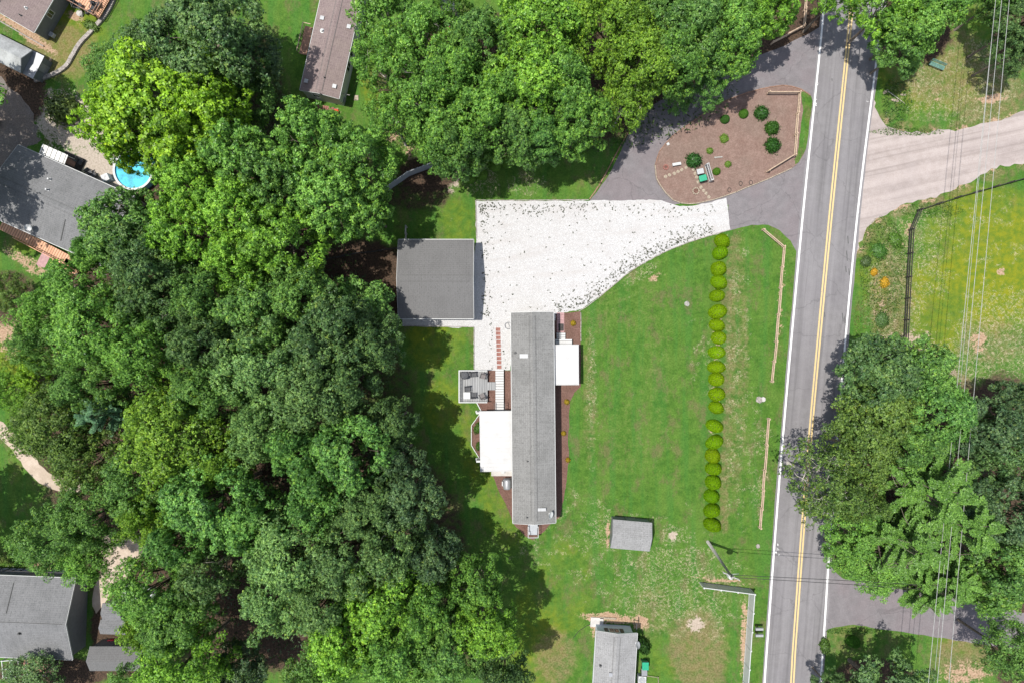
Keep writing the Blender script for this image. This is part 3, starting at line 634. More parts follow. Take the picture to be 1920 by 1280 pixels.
TR = [
# x, y, r, colour, kind, label, h, group
(390,60,100,'deep','oak','large dark green oak between the top left kerb lawn and the plum roof',17,FOR),
(468,115,60,'blue','oak','dark bluish tree left of the narrow lawn beside the plum-roofed home',10,FOR),
(280,118,62,'deep','fine','dark green tree between the top left lawn and the brightest lime tree',12,FOR),
(222,138,48,'forest','fine','smaller dark tree at the lawn edge up and left of the lime tree',10,FOR),
(302,202,116,'lime','maple','biggest and brightest lime-green tree, above the blue pool',17,FOR),
(225,230,64,'lime','maple','lime-green tree at the leftmost bulge of the bright crown near the bare dirt',15,FOR),
(392,218,74,'lime','maple','yellow-green tree on the right flank of the brightest lime crown',15,FOR),
(243,290,33,'lime','maple','small lime-green crown overhanging the blue pool',12,FOR),
(470,185,50,'forest','oak','dark green crown between the lime tree and the shaded gap below the plum roof',8,FOR),
(456,302,70,'mid','maple','mid green crown right of the pool and below the lime tree',16,FOR),
(366,345,64,'fresh','maple','fresh green crown touching the right side of the blue pool',16,FOR),
(585,265,72,'mid','maple','light-tipped maple just below the end of the plum-roofed mobile home',17,FOR),
(670,300,66,'mid','maple','light-tipped maple at the top left end of the grey fence',16,FOR),
(620,370,80,'mid','maple','broad light-tipped maple left of the grey fence',17,FOR),
(690,395,52,'mid','maple','light-tipped maple crown nearest above the charcoal garage',14,FOR),
(520,345,66,'forest','maple','darker maple between the pool side trees and the grey fence maples',16,FOR),
(440,395,70,'fresh','maple','bright green crown in the middle of the upper wood, right of the grey house',17,FOR),
(350,440,66,'fresh','maple','bright green crown a little right of the big grey roof, above the dark oaks',16,FOR),
(530,450,76,'fresh','maple','bright green crown left of the shaded garden behind the garage',17,FOR),
(450,495,62,'fresh','maple','yellowish green crown at the lower end of the bright belt',16,FOR),
(240,436,74,'forest','oak','green oak overhanging the right end of the large grey roof',15,FOR),
(182,468,30,'emerald','oak','small emerald oak over the corner of the salmon deck',12,FOR),
(290,500,68,'deep','oak','deep green oak below the tree that overhangs the grey roof',16,FOR),
(162,545,66,'mid','fine','soft green tree just below the salmon steps of the left house',15,FOR),
(104,588,52,'mid','fine','soft green tree at the left rim of the wood beside bare ground',14,FOR),
(92,645,46,'forest','fine','green tree at the left rim next to the glowing yellow-green brush',14,FOR),
(200,620,80,'mid','fine','broad soft green crown in the left part of the wood',17,FOR),
(300,580,60,'deep','loose','thin deep green tree with pale limbs showing, left of the darkest gap',15,FOR),
(395,560,56,'forest','oak','green oak right above the darkest gap of the wood',17,FOR),
(400,640,62,'deep','oak','deep green oak just right of the darkest gap of the wood',18,FOR),
(285,660,66,'mid','fine','mid green crown below left of the darkest gap',17,FOR),
(180,720,60,'forest','fine','green tree above the pale blue-green spruce',16,FOR),
(480,590,72,'forest','oak','green oak below the bright belt and left of the garden pen',17,FOR),
(575,555,62,'forest','oak','green crown with a yellow sprig at the lower left of the garden pen',16,FOR),
(674,588,62,'forest','oak','oak crown whose right edge touches the charcoal garage',10,FOR),
(620,640,80,'deep','oak','deep green oak left of the lawn strip below the garage',18,FOR),
(700,645,54,'deep','oak','dark oak crown at the wood edge just below the garage',16,FOR),
(500,690,80,'silver','fine','large silvery green crown in the centre of the wood',18,FOR),
(590,730,72,'grey','fine','grey-green crown level with the deck of the grey-roofed home',18,FOR),
(660,720,58,'deep','oak','dark crown at the wood edge level with the white ramp',16,FOR),
(400,730,64,'forest','fine','green crown left of the large silvery tree',17,FOR),
(215,770,50,'spruce','pine','pale blue-green spruce, the only one in the wood',15,FOR),
(122,788,70,'moss','fine','brownish olive tree left of the pale blue-green spruce',15,FOR),
(170,850,60,'moss','fine','mossy dark tree below the spruce beside the dirt path',14,FOR),
(335,800,92,'olive','fine','large rounded olive green crown in the lower middle of the wood',18,FOR),
(430,860,50,'olive','fine','smaller olive crown at the lower right of the rounded olive tree',16,FOR),
(500,800,58,'silver','fine','silvery crown between the olive tree and the emerald trees',17,FOR),
(570,830,60,'emerald','oak','emerald green oak left of the brightest emerald crown at the wood edge',17,FOR),
(660,850,78,'emerald','oak','bright emerald oak near the wood edge level with the white patio roof',18,FOR),
(735,790,46,'deep','oak','small dark tree in shade right above the bright emerald oak',14,FOR),
(745,860,46,'blue','oak','dark bluish tree at the wood edge right of the bright emerald oak',14,FOR),
(600,930,62,'emerald','oak','emerald crown below the brightest emerald oak',17,FOR),
(400,930,84,'emerald','oak','broad emerald crown below the rounded olive tree',18,FOR),
(480,980,66,'emerald','oak','emerald crown above the small sunny gap with orange soil',17,FOR),
(345,1000,54,'emerald','oak','emerald crown just right of the tan dirt patch',16,FOR),
(265,900,64,'forest','fine','dark green crown right of the end of the dirt path',15,FOR),
(172,968,60,'forest','fine','green tree just below the end of the dirt path',15,FOR),
(100,1012,56,'forest','fine','green tree above the deck of the lower left grey house',13,FOR),
(170,1040,46,'mid','fine','small green tree at the top right corner of the lower left grey roof',11,FOR),
(290,960,50,'olive','fine','olive crown above the tan dirt patch among the trees',15,FOR),
(690,950,56,'grey','fine','grey-green crown right of the lower emerald trees',17,FOR),
(770,930,58,'blue','oak','very dark bluish tree at the wood edge beside the curved lawn shadow',16,FOR),
(560,1030,78,'silver','fine','silvery crown with yellow sprigs in the lower part of the wood',18,FOR),
(650,1040,70,'grey','fine','grey-green crown with yellow sprigs right of the silvery one',18,FOR),
(740,1020,62,'grey','loose','thin grey-green tree with twigs showing near the lower wood edge',17,FOR),
(530,1110,68,'silver','fine','silvery crown right of the darkest lower clearing',17,FOR),
(620,1120,58,'grey','fine','grey-green crown above the lower bright green oaks',17,FOR),
(810,1040,50,'blue','oak','dark tree in shade above the separate bright crown at the bottom',14,FOR),
(720,1110,72,'fresh','oak','bright green oak in the lower wood right of the grey-green crowns',17,FOR),
(650,1190,72,'fresh','oak','bright green oak at the bottom of the wood by the small orange clearing',17,FOR),
(740,1210,66,'mid','oak','green oak at the bottom edge between two bright oaks',16,FOR),
(800,1130,52,'mid','oak','narrow bright green crown right of the lower bright oak',15,FOR),
(895,1090,46,'mid','oak','bright topped oak standing furthest right in the lower wood',14,FOR),
(910,1170,58,'fresh','oak','bright oak at the bottom right tip of the wood above the bottom edge',15,FOR),
(840,1215,60,'forest','oak','green oak at the bottom edge left of the right-hand tip of the wood',15,FOR),
(945,1250,46,'deep','oak','dark oak at the bottom edge nearest to the bottom mobile home',13,FOR),
(600,1265,60,'forest','fine','green crown cut by the bottom edge under the orange clearing',14,FOR),
(300,1098,72,'mid','fine','mid green tree covering the ground right of the lower left grey house',16,FOR),
(340,1160,62,'forest','fine','green tree right of the small sheds at the lower left',15,FOR),
(290,1166,44,'olive','loose','pale-flecked olive tree above the long grey shed at the lower left',13,FOR),
(390,1075,56,'grey','loose','thin brownish green tree left of the darkest lower clearing',15,FOR),
(350,1240,70,'fresh','fine','bright green tree at the bottom edge right of the long grey shed',15,FOR),
(250,1290,44,'forest','fine','small tree cut by the bottom edge below the long grey shed',9,FOR),
(445,1255,48,'blue','oak','very dark low tree in the lower clearing at the bottom edge',9,FOR),
(60,1275,50,'deep','fine','dark bush-like tree below the pergola at the bottom left corner',6,FOR),
(12,728,34,'fresh','fine','bright yellow-green brush tree at the left edge',7,FOR),
(65,705,30,'lime','maple','glowing yellow-green small tree left of the soft green rim trees',7,FOR),
(10,548,34,'moss','fine','dark brownish crown added as shade at the left edge below the grey house lawn',7,FOR),  # dark crown added in place of shade from a tree out of frame
# top wood
(730,40,70,'mid','loose','loose green tree beside the top of the plum-roofed mobile home',15,TOP),
(720,130,54,'mid','loose','loose green tree right of the windows of the plum-roofed home',14,TOP),
(800,80,66,'mid','loose','loose green tree with pale limbs below the dark car gap at the top',15,TOP),
(790,180,62,'mid','loose','loose green tree with pale limbs in the middle of the upper left wood',15,TOP),
(735,225,50,'mid','loose','loose green tree above the sunlit patch of lawn near the grey fence',13,TOP),
(850,20,34,'mid','loose','small loose tree at the top edge beside the dark car',13,TOP),
(900,90,60,'forest','oak','green oak in the upper wood left of the bright yellow-green crown',16,TOP),
(860,155,56,'mid','oak','green oak in the upper wood with bright puffs and a dark hollow below',16,TOP),
(830,250,58,'mid','oak','green oak straight above the gravel yard end of the grey fence',15,TOP),
(900,215,60,'mid','oak','green oak above the row of round bushes',16,TOP),
(800,270,30,'mid','loose','small loose tree above the orange soil by the grey fence',10,TOP),
(860,285,50,'forest','oak','green oak overhanging the leftmost round bush',14,TOP),
(1010,50,86,'fresh','oak','brightest yellow-green crown at the top of the upper wood',17,TOP),
(1000,150,80,'fresh','oak','bright green crown in the heart of the upper wood',17,TOP),
(950,190,50,'mid','oak','green crown left of the bright heart of the upper wood',16,TOP),
(1055,175,66,'mid','oak','mid green crown above the shaded lawn',16,TOP),
(975,250,56,'forest','oak','green oak above the middle round bushes',15,TOP),
(1080,235,56,'mid','oak','green crown whose shadow falls on the lawn left of the curved driveway',15,TOP),
(1010,262,46,'emerald','oak','bluish green crown overhanging the shaded lawn',14,TOP),
(1150,50,72,'olive','fine','feathery olive tree at the top edge right of the brightest crown',16,TOP),
(1190,120,66,'olive','fine','feathery olive tree above the curved driveway',15,TOP),
(1170,195,46,'olive','loose','feathery yellowish tree at the bend of the curved driveway',11,TOP),
(1290,60,72,'forest','oak','green oak above the middle of the upper driveway',15,TOP),
(1260,120,56,'mid','oak','green oak overhanging the upper driveway opposite the island bushes',14,TOP),
(1360,50,62,'mid','oak','bright edged oak at the top between the driveway and the top edge',15,TOP),
(1370,105,44,'mid','oak','lower oak bough hanging towards the driveway at the upper right',13,TOP),
(1440,20,52,'fresh','maple','yellow-green tree at the top left of the road beside the rail fence',13,TOP),
(1400,-20,60,'mid','maple','tree cut by the top edge left of the road',14,TOP),
(1325,168,34,'emerald','loose','small thin tree hanging over the driveway above the island bed',8,TOP),
(1272,190,22,'emerald','loose','smallest thin sapling leaning over the driveway',5,TOP),
(1210,-30,70,'forest','oak','tree cut by the top edge above the feathery olive tree',15,TOP),
(1570,-8,44,'fresh','maple','yellow-green tree overhanging the top of the road',12,TOP),
# top right
(1665,15,56,'fresh','maple','yellow-green tree right of the road at the top edge',12,TOP),
(1710,50,58,'mid','oak','green tree right of the road above the litter of stones',12,TOP),
(1690,95,44,'forest','oak','darker lower tree on the road verge near the top right',9,TOP),
(1780,-5,50,'mid','oak','tree at the top edge above the small green bench',12,TOP),
(1878,-5,40,'forest','oak','green tree at the top edge between the pale power lines and the corner',11,TOP),
(1905,95,38,'deep','fine','dark tree at the right edge just below the top right corner tree',10,TOP),
(1915,45,46,'deep','oak','dark green tree in the top right corner beside the power lines',12,TOP),
# right cluster
(1650,705,70,'deep','oak','dark round tree nearest the road above the lower right cluster',13,RT),
(1720,690,58,'forest','oak','dark green tree where the black rail fence disappears',13,RT),
(1640,780,66,'moss','oak','olive dark tree whose left side hangs over the road edge line',13,RT),
(1755,770,62,'emerald','oak','bluish emerald tree in the middle of the lower right cluster',13,RT),
(1700,830,50,'forest','oak','green crown between the emerald tree and the pale-limbed tree',12,RT),
(1610,840,60,'moss','fine','thin mossy tree with its top over the road by the yellow lines',12,RT),
(1550,900,68,'moss','sparse','half bare tree with white limbs leaning over the road',14,RT),
(1610,930,44,'moss','sparse','second pale-limbed thin tree right of the one over the road',12,RT),
(1735,1108,58,'pine','pine','feathery pine whose lower boughs hang over the left part of the side driveway',10,RT),
(1740,920,96,'pine','pine','largest feathery pine in the lower right cluster',15,RT),
(1690,1010,84,'pine','pine','feathery pine just above the grey side driveway',14,RT),
(1800,980,80,'pine','pine','feathery pine at the right of the cluster below the red soil gap',14,RT),
(1600,1000,48,'mid','fine','green tree overhanging the right edge line of the road',10,RT),
(1610,950,34,'emerald','oak','small vivid green crown beside the road edge line',10,RT),
(1583,1035,34,'mid','fine','low green tree between the road edge line and the side driveway corner',7,RT),
(1640,1060,50,'mid','fine','low green tree at the corner of the road and side driveway',8,RT),
(1850,800,60,'blue','oak','dark bluish round tree right of the power lines',13,RT),
(1900,850,60,'deep','oak','dark tree at the right edge below the dark bluish one',14,RT),
(1905,760,44,'blue','oak','dark tree at the right edge just under the meadow',12,RT),
(1880,960,62,'blue','oak','dark bluish tree at the right edge right of the pines',14,RT),
(1890,1060,66,'forest','oak','green tree at the right edge level with the side driveway',14,RT),
(1780,1080,60,'pine','pine','low pine overhanging the middle of the side driveway',11,RT),
(1852,1104,48,'mid','fine','light green tree overhanging the right end of the side driveway',11,RT),
(1885,1216,50,'forest','fine','dark green tree at the right edge below the side driveway',11,RT),
(1660,1300,76,'deep','oak','dark tree cut by the bottom edge right of the road',11,RT),
(1560,1290,30,'deep','oak','small dark tree cut by the bottom edge next to the road edge line',7,RT),
# just outside the frame on the left, their shadows fall into view
(-150,170,110,'forest','oak','tree outside the left edge shading the parking pad',15,FOR),
(-170,330,100,'forest','oak','tree outside the left edge shading the large grey roof',15,FOR),
(-175,1010,95,'forest','oak','tree outside the left edge shading the lawn below the dirt path',14,FOR),
]
for t in TR:
    tree(t[0], t[1], t[2], t[3], t[4], t[5], t[6], group=t[7])

# yellow sprigs are single bright boughs of their own tree in the photo: small vines on the canopy left out

# ------------------------------------------------------------------ BUSHES
def bush_proto(name, seed, n=2600, leaf=(.06, .12), lumps=6, flat=.8, core=True, dens=.96, jit=0, mat='leaf'):
    rs = np.random.RandomState(seed); d = sph(rs, n); d[:, 2] = np.abs(d[:, 2])*1.0-.12; d /= np.linalg.norm(d, axis=1, keepdims=True)
    k2 = sph(rs, lumps*2+3); prox = (d@k2.T).max(1)
    r = dens*(.86+.16*np.clip((prox-.5)*2, 0, 1))*rs.uniform(.93, 1.04, n)*(1+rs.randn(n)*jit)
    c = d*r[:, None]; c[:, 2] = c[:, 2]*flat+.12
    return leaf_mesh(name, c, d+rs.randn(n, 3)*.35+np.array((0, 0, .2)), rs.uniform(*leaf, n), .5+rs.randn(n)*.16, mat=mat)
BUSH = [bush_proto('foliage', 200+i, 6000, (.06, .11), 4, .9, mat='clipped_leaf') for i in range(3)]
LBUSH = [bush_proto('foliage', 220+i, 1300, (.14, .32), 4, .8, dens=.86, jit=.22) for i in range(3)]
stem = MB()
for k in range(6):
    a = k*1.05; stem.tube([(0, 0, 0), (.25*cos(a), .25*sin(a), .35), (.5*cos(a), .5*sin(a), .62)], [.05, .035, .015], 5)
stem_me = bpy.data.meshes.new('stem'); stem_me.from_pydata(stem.v, [], stem.f); stem_me.materials.append(M['bark'])
coreb = MB(); coreb.lathe([(.1, .02), (.62, .08), (.8, .25), (.74, .5), (.5, .72), (.2, .82)], n=14)
bn = 0
def bush(cx, cy, rx, ry, hgt, col, label, group, name='round_bush', kind='clip', base=0, h_in=None):
    global bn
    bn += 1; hh = hgt*.5 if h_in is None else h_in
    p = P(cx, cy, hh); o = thing(name, label, 'bush', (p[0], p[1], base), random.Random(bn).uniform(-.5, .5), group)
    sx, sy = S(rx, hh), S(ry, hh); o.scale = (sx, sy, hgt/.95)
    me = (BUSH if kind == 'clip' else LBUSH)[bn % 3]
    c = bpy.data.objects.new('foliage', me); C.objects.link(c); c.parent = o; c.color = tuple(v*1.25 for v in col)+(1,)
    s_ = bpy.data.objects.new('stem', stem_me); C.objects.link(s_); s_.parent = o
    return o
HG = 'clipped bushes in a row along the front lawn'
hp = [(1357,451),(1352,474),(1351,503),(1351,528),(1347,555),(1347,584),(1347,609),(1349,634),(1347,660),(1347,688),(1345,712),(1345,739),(1345,764),(1341,800),(1341,829),(1338,855),(1340,880),(1338,905),(1337,931),(1337,959),(1337,985)]
ordn = ['first','second','third','fourth','fifth','sixth','seventh','eighth','ninth','tenth','eleventh','twelfth','thirteenth','fourteenth','fifteenth','sixteenth','seventeenth','eighteenth','nineteenth','twentieth','twenty-first']
for i, (x, y) in enumerate(hp):
    extra = {0: ', nearest to the gravel yard', 20: ', nearest to the utility pole', 12: ', just above the gap', 13: ', just below the gap'}.get(i, '')
    rr_ = random.Random(i)
    yel = .5+.5*cos((i-8)/5.0)
    col = (.086+.050*yel+rr_.uniform(-.012,.012), .195+.045*yel+rr_.uniform(-.012,.012), .003)
    bush(x+rr_.uniform(-1.5, 1.5), y, 16.4*rr_.uniform(.86, 1.08), 14.2*rr_.uniform(.88, 1.08), 1.6*rr_.uniform(.9, 1.1), col, 'clipped bush, %s from the top of the lawn row%s' % (ordn[i], extra), HG)
RB = 'round bushes under the trees above the gravel yard'
for i, (x, y, r, lb) in enumerate([(880,332,12,'round bush at the left end of the row under the trees'),(903,327,12,'round bush second from the left under the trees'),(928,308,12,'round bush third from the left under the trees'),(951,302,13,'round bush in the middle of the row under the trees'),(975,295,12,'round bush right of the middle of the row under the trees'),(1000,290,12,'round bush second from the right under the trees'),(1024,284,11,'round bush at the right end of the row under the trees')]):
    bush(x, y, r, r, 1.3, (.10, .20, .03), lb, RB)
IB = 'bushes in the driveway island bed'
for x, y, r, h_, c, k, lb in [(1360,224,10,.8,(.03,.09,.015),'clip','dark bush at the upper left of the island bed'),(1395,213,10,.8,(.05,.13,.015),'clip','brighter small round bush at the top of the island bed'),
  (1429,211,14,1.1,(.03,.095,.015),'clip','dark round bush at the upper right of the island bed'),(1449,239,14,1.1,(.035,.10,.012),'loose','spiky bush with a yellowish top, between two dark round ones'),
  (1450,272,15,1.1,(.025,.085,.012),'clip','dark bush lowest on the right of the island bed'),(1302,300,15,1.3,(.03,.10,.02),'loose','leafy dark bush beside the grey bin in the island bed'),
  (1344,322,8.5,.7,(.06,.14,.015),'clip','small bright round bush right of the white bin screen')]:
    bush(x, y, r*.92, r*.92, h_, c, lb, IB, kind=k if r < 11 or k == 'loose' else 'loose', base=.1)
for x, y, r, lb in [(1358,260,8,'pale green spiky plant in the middle of the island bed'),(1331,283,6,'small pale green plant up and right of the leafy island bush'),(1365,308,6,'small pale green plant right of the wooden plank in the island bed')]:
    bush(x, y, r, r, .45, (.12, .21, .03), lb, 'pale green plants in the island bed', 'garden_plant', 'loose', .1)
for x, y, r, lb in [(1075,606,5,'golden shrub in the bed north of the white porch roof'),(1063,753,5,'golden shrub just south of the white porch roof'),(1057,812,4.5,'golden shrub in the middle of the bed east of the grey roof'),(1065,862,4.5,'lowest golden shrub in the bed east of the grey roof')]:
    bush(x, y, r, r, .5, (.33, .24, .02), lb, 'golden shrubs along the east bed', 'golden_shrub', 'loose')
for x, y, r, lb in [(896,802,7,'green shrub against the top of the white patio roof'),(897,836,5,'green shrub against the lower side of the white patio roof')]:
    bush(x, y, r, r*1.6, .7, (.06, .13, .02), lb, 'shrubs in the eight-sided bed', 'garden_shrub', 'loose')
bush(113,203,32,26,2.2,(.085,.125,.030),'big feathery bush on the slope between the parking pad and the kerb lawn',None,'feathery_bush','loose')
bush(1207,1212,11,17,1.8,(.03,.08,.015),'dark shrub beside the east wall of the bottom mobile home',None,'garden_shrub','loose')
bush(1602,1205,13,12,1.1,(.04,.12,.015),'round bright bush below the side driveway entrance',None,'round_bush','clip')
bush(1548,1212,9,15,.8,(.06,.12,.02),'low bush beside the right road edge below the side driveway',None,'round_bush','loose')
bush(170,48,16,9,.6,(.09,.15,.03),'ring-shaped clump of tall grass beside the salmon deck',None,'grass_clump','loose')
for x, y, r, c, lb in [(1640,510,6,(.45,.27,.02),'orange flowering weed beside the right road edge'),(1660,530,8,(.42,.26,.02),'larger orange flowering weed right of the road'),(1650,470,13,(.05,.13,.02),'green weed clump on the right road verge, upper'),
   (1655,600,12,(.06,.12,.03),'green weed clump on the right road verge, lower'),(1680,450,12,(.07,.15,.02),'bright weed clump by the black fence'),(1625,490,9,(.06,.1,.03),'dull weed clump next to the white edge line')]:
    bush(x, y, r, r*1.2, .55, c, lb, 'weeds on the right road verge', 'weed', 'loose')

# tall grass and undergrowth (uncountable)
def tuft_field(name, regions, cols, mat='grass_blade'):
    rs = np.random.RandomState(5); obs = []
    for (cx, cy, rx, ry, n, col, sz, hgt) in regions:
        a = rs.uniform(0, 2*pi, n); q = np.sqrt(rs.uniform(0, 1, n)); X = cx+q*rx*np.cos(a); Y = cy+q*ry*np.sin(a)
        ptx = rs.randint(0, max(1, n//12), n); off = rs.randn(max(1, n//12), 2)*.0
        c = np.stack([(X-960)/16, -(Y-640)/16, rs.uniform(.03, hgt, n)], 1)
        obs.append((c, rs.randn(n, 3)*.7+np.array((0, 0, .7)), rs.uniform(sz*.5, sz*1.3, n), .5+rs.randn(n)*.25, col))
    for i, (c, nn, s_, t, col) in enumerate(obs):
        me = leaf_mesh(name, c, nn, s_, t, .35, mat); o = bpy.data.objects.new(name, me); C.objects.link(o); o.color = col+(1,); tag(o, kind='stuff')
tuft_field('tall_grass', [(1655,500,45,95,2600,(.07,.14,.02),.22,.3),(1650,600,50,60,1200,(.14,.15,.04),.2,.25),(1675,240,16,6,120,(.06,.14,.02),.2,.2),(1700,248,70,7,600,(.07,.15,.02),.2,.2),
    (1680,190,28,45,800,(.05,.12,.02),.25,.3),(60,700,60,70,2600,(.14,.24,.02),.3,.6),(55,800,40,50,1500,(.10,.20,.02),.3,.5),(1745,395,60,14,700,(.07,.15,.02),.2,.2),(1598,1182,50,6,500,(.06,.14,.02),.2,.2),
    (20,1050,60,22,1200,(.10,.18,.03),.25,.4),(130,890,30,20,500,(.12,.22,.02),.25,.4)], None)
# understory of saplings on the dark forest floor
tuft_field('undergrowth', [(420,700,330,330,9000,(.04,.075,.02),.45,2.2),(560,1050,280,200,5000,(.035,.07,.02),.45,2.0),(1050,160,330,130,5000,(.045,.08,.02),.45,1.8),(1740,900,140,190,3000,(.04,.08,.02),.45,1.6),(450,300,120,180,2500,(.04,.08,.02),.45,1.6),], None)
# clover-like weeds and fallen leaves on the white gravel
rs = np.random.RandomState(8); pts = []
def along(line, n, spread, side):
    pp = catmull(line, False, 4)
    for k in range(n):
        a = pp[rs.randint(len(pp))]; d = abs(rs.randn())*spread; pts.append((a[0]+side[0]*d+rs.randn()*2, a[1]+side[1]*d+rs.randn()*2))
along([(1340,436),(1290,452),(1235,475),(1185,503),(1150,531),(1120,556),(1095,572),(1050,584)], 520, 12, (-.6, -.8))
along([(900,382),(1000,384),(1100,382)], 170, 10, (0, 1)); along([(1110,382),(1240,384),(1340,382)], 70, 14, (0, 1)); along([(900,385),(902,450),(906,590)], 110, 9, (1, 0)); along([(922,600),(924,690)], 16, 7, (-.3, 0)); along([(944,660),(946,690)], 6, 4, (0, 0))
for k in range(130): pts.append((rs.uniform(905, 1300), rs.uniform(385, 585)))
def inpoly(x, y, poly):
    c = False; j = len(poly)-1
    for i in range(len(poly)):
        if (poly[i][1] > y) != (poly[j][1] > y) and x < (poly[j][0]-poly[i][0])*(y-poly[i][1])/(poly[j][1]-poly[i][1])+poly[i][0]: c = not c
        j = i
    return c
pts = [p for p in pts if inpoly(p[0], p[1], gr)]
cen = []
for (a, b) in pts:
    for k in range(rs.randint(2, 7)): cen.append(((a-960)/16+rs.randn()*.05, -(b-640)/16+rs.randn()*.05, rs.uniform(.025, .08)))
cen = np.array(cen); m = len(cen)
me = leaf_mesh('gravel_weeds', cen, rs.randn(m, 3)*.4+np.array((0, 0, 1)), rs.uniform(.07, .17, m), .4+rs.randn(m)*.25, .7)
o = bpy.data.objects.new('gravel_weeds', me); C.objects.link(o); o.color = (.055, .065, .035, 1); tag(o, kind='stuff')
# stones and rubble
def rock(name, cx, cy, r, hgt, mat, label, group=None, seed=0, cat='stone', base=0, sq=1.0):
    rs_ = np.random.RandomState(seed+int(cx)); mb = MB(); p = P(cx, cy)
    mb.lathe([(r*.8, 0), (r, hgt*.3), (r*.85, hgt*.8), (r*.4, hgt)], n=9)
    mb.v = [(x*(1+rs_.uniform(-.18, .18)), y*sq*(1+rs_.uniform(-.18, .18)), z*(1+rs_.uniform(-.1, .1))) for x, y, z in mb.v]
    o = mb.build(name, mat); o.location = (p[0], p[1], base); tag(o, label, cat, group); o.rotation_euler[2] = rs_.uniform(0, 3); return o
rock('boulder', 1288, 570, .3, .2, M['pole_wood'], 'pale grey rock alone on the front lawn')
rock('boulder', 1423, 749, .38, .22, M['kerb_stone'], 'pale rock right of the bush row beside the middle rail fence')
rock('boulder', 1431, 748, .3, .18, M['concrete'], 'smaller rock touching the pale rock beside the middle rail fence')
rock('boulder', 1421, 1023, .26, .16, M['kerb_stone'], 'whitish rock on the grass below the lower rail fence')
for x, y, r, sq, lb in [(1660,173,.4,.5,'pale slab left of the fallen branch on the verge'),(1678,189,.45,.45,'pale slab beside the tip of the fallen branch'),(1693,178,.4,.35,'narrow pale slab at the right of the fallen branch')]:
    rock('stone_slab', x, y, r, .15, M['stone'], lb, sq=sq)
mb = MB(); mb.tube([P3(1663,170,.15), P3(1680,182,.2), P3(1697,195,.12)], [.05, .04, .02], 6); tag(mb.build('fallen_branch', M['pale_bark']), 'fallen branch lying across pale slabs on the right verge', 'branch')

# ------------------------------------------------------------------ BUILDINGS
def gable(name, label, cx, cy, Wp, Lp, rot, eave, rise, rm, wm, cat='house', oh=.3, gut=True, ridge=True, thick=.10, cap='double', endoh=.12):
    k = eave; p = P(cx, cy, k); W, L = S(Wp, k), S(Lp, k)
    o = thing(name, label, cat, (p[0], p[1], 0), R(rot))
    hw, hl = W/2, L/2; ww, wl = hw-oh, hl-endoh; sl_ = rise/hw
    ty = eave+(hw-ww)*sl_-thick-.03
    mb = MB(); vs = []
    for y in (-wl, wl): vs += [(-ww, y, 0), (ww, y, 0), (ww, y, ty), (0, y, ty+ww*sl_), (-ww, y, ty)]
    mb.add(vs, [(0,1,2,3,4), (9,8,7,6,5), (0,5,6,1), (1,6,7,2), (2,7,8,3), (3,8,9,4), (4,9,5,0)])
    mb.build('wall', wm, o)
    rf = MB(); t = thick
    rf.add([(-hw,-hl,eave),(-hw,hl,eave),(0,hl,eave+rise),(0,-hl,eave+rise),(hw,hl,eave),(hw,-hl,eave),
            (-hw,-hl,eave-t),(-hw,hl,eave-t),(0,hl,eave+rise-t),(0,-hl,eave+rise-t),(hw,hl,eave-t),(hw,-hl,eave-t)],
           [(0,3,2,1),(3,5,4,2),(6,7,8,9),(9,8,10,11),(0,1,7,6),(5,11,10,4),(0,6,9,3),(3,9,11,5),(1,2,8,7),(2,4,10,8)])
    r = rf.build('roof', rm, o)
    if ridge:
        c = MB(); cw = .32; zz = eave+rise+.035
        e = hl-.35
        c.add([(-cw,-e,zz-cw*sl_),(-cw,e,zz-cw*sl_),(0,e,zz),(0,-e,zz),(cw,e,zz-cw*sl_),(cw,-e,zz-cw*sl_)], [(0,3,2,1),(3,5,4,2)])
        c.build('ridge_cap', rm, r)
        d = MB()
        for x in (-cw-.02, cw+.02): d.box((x, 0, eave+rise+.015-abs(x)*sl_), (.045, 2*e, .05))
        d.build('ridge_vent', M['ridge_dark'], r)
    if gut:
        for s_ in (-1, 1):
            MB().box((s_*(hw+.035), 0, eave-.10), (.065, 2*hl, .12)).build('gutter', M['white_vinyl'], o)
    for y in (-hl-.03, hl+.03):
        f = MB()
        for s_ in (-1, 1):
            f.add([(0,y-.02,eave+rise-.02),(s_*hw,y-.02,eave-.02),(s_*hw,y-.02,eave-.2),(0,y-.02,eave+rise-.2),(0,y+.02,eave+rise-.02),(s_*hw,y+.02,eave-.02),(s_*hw,y+.02,eave-.2),(0,y+.02,eave+rise-.2)],
                  [(0,1,2,3),(7,6,5,4),(0,4,5,1),(3,2,6,7)])
        f.build('bargeboard', M['white_vinyl'] if gut else wm, o)
    o['_'] = 0; del o['_']
    return o, r, dict(hw=hw, hl=hl, ww=ww, wl=wl, eave=eave, rise=rise, sl=sl_)
def roofz(g, x): return g['eave']+g['rise']*(1-abs(x)/g['hw'])
def loc_of(o, pxx, pyy, h):
    p = P(pxx, pyy, h); dx, dy = p[0]-o.location.x, p[1]-o.location.y; a = -o.rotation_euler[2]
    return dx*cos(a)-dy*sin(a), dx*sin(a)+dy*cos(a)
def vent_box(o, r, g, pxx, pyy, sx=.45, sy=.35, mat='steel', name='roof_vent'):
    x, y = loc_of(o, pxx, pyy, g['eave']+g['rise']*.6); z = roofz(g, x)
    mb = MB().box((x, y, z+.06), (sx, sy, .14)); mb.box((x, y, z+.15), (sx*1.15, sy*1.15, .04)); v = mb.build(name, M[mat], r)
def vent_pipe(o, r, g, pxx, pyy, rad=.07, hgt=.35, mat='ridge_dark'):
    x, y = loc_of(o, pxx, pyy, g['eave']+g['rise']*.6); z = roofz(g, x)
    MB().lathe([(rad*1.9, -.02), (rad*1.9, .03), (rad, .05), (rad, hgt)], (x, y, z), 10).build('vent_pipe', M[mat], r)
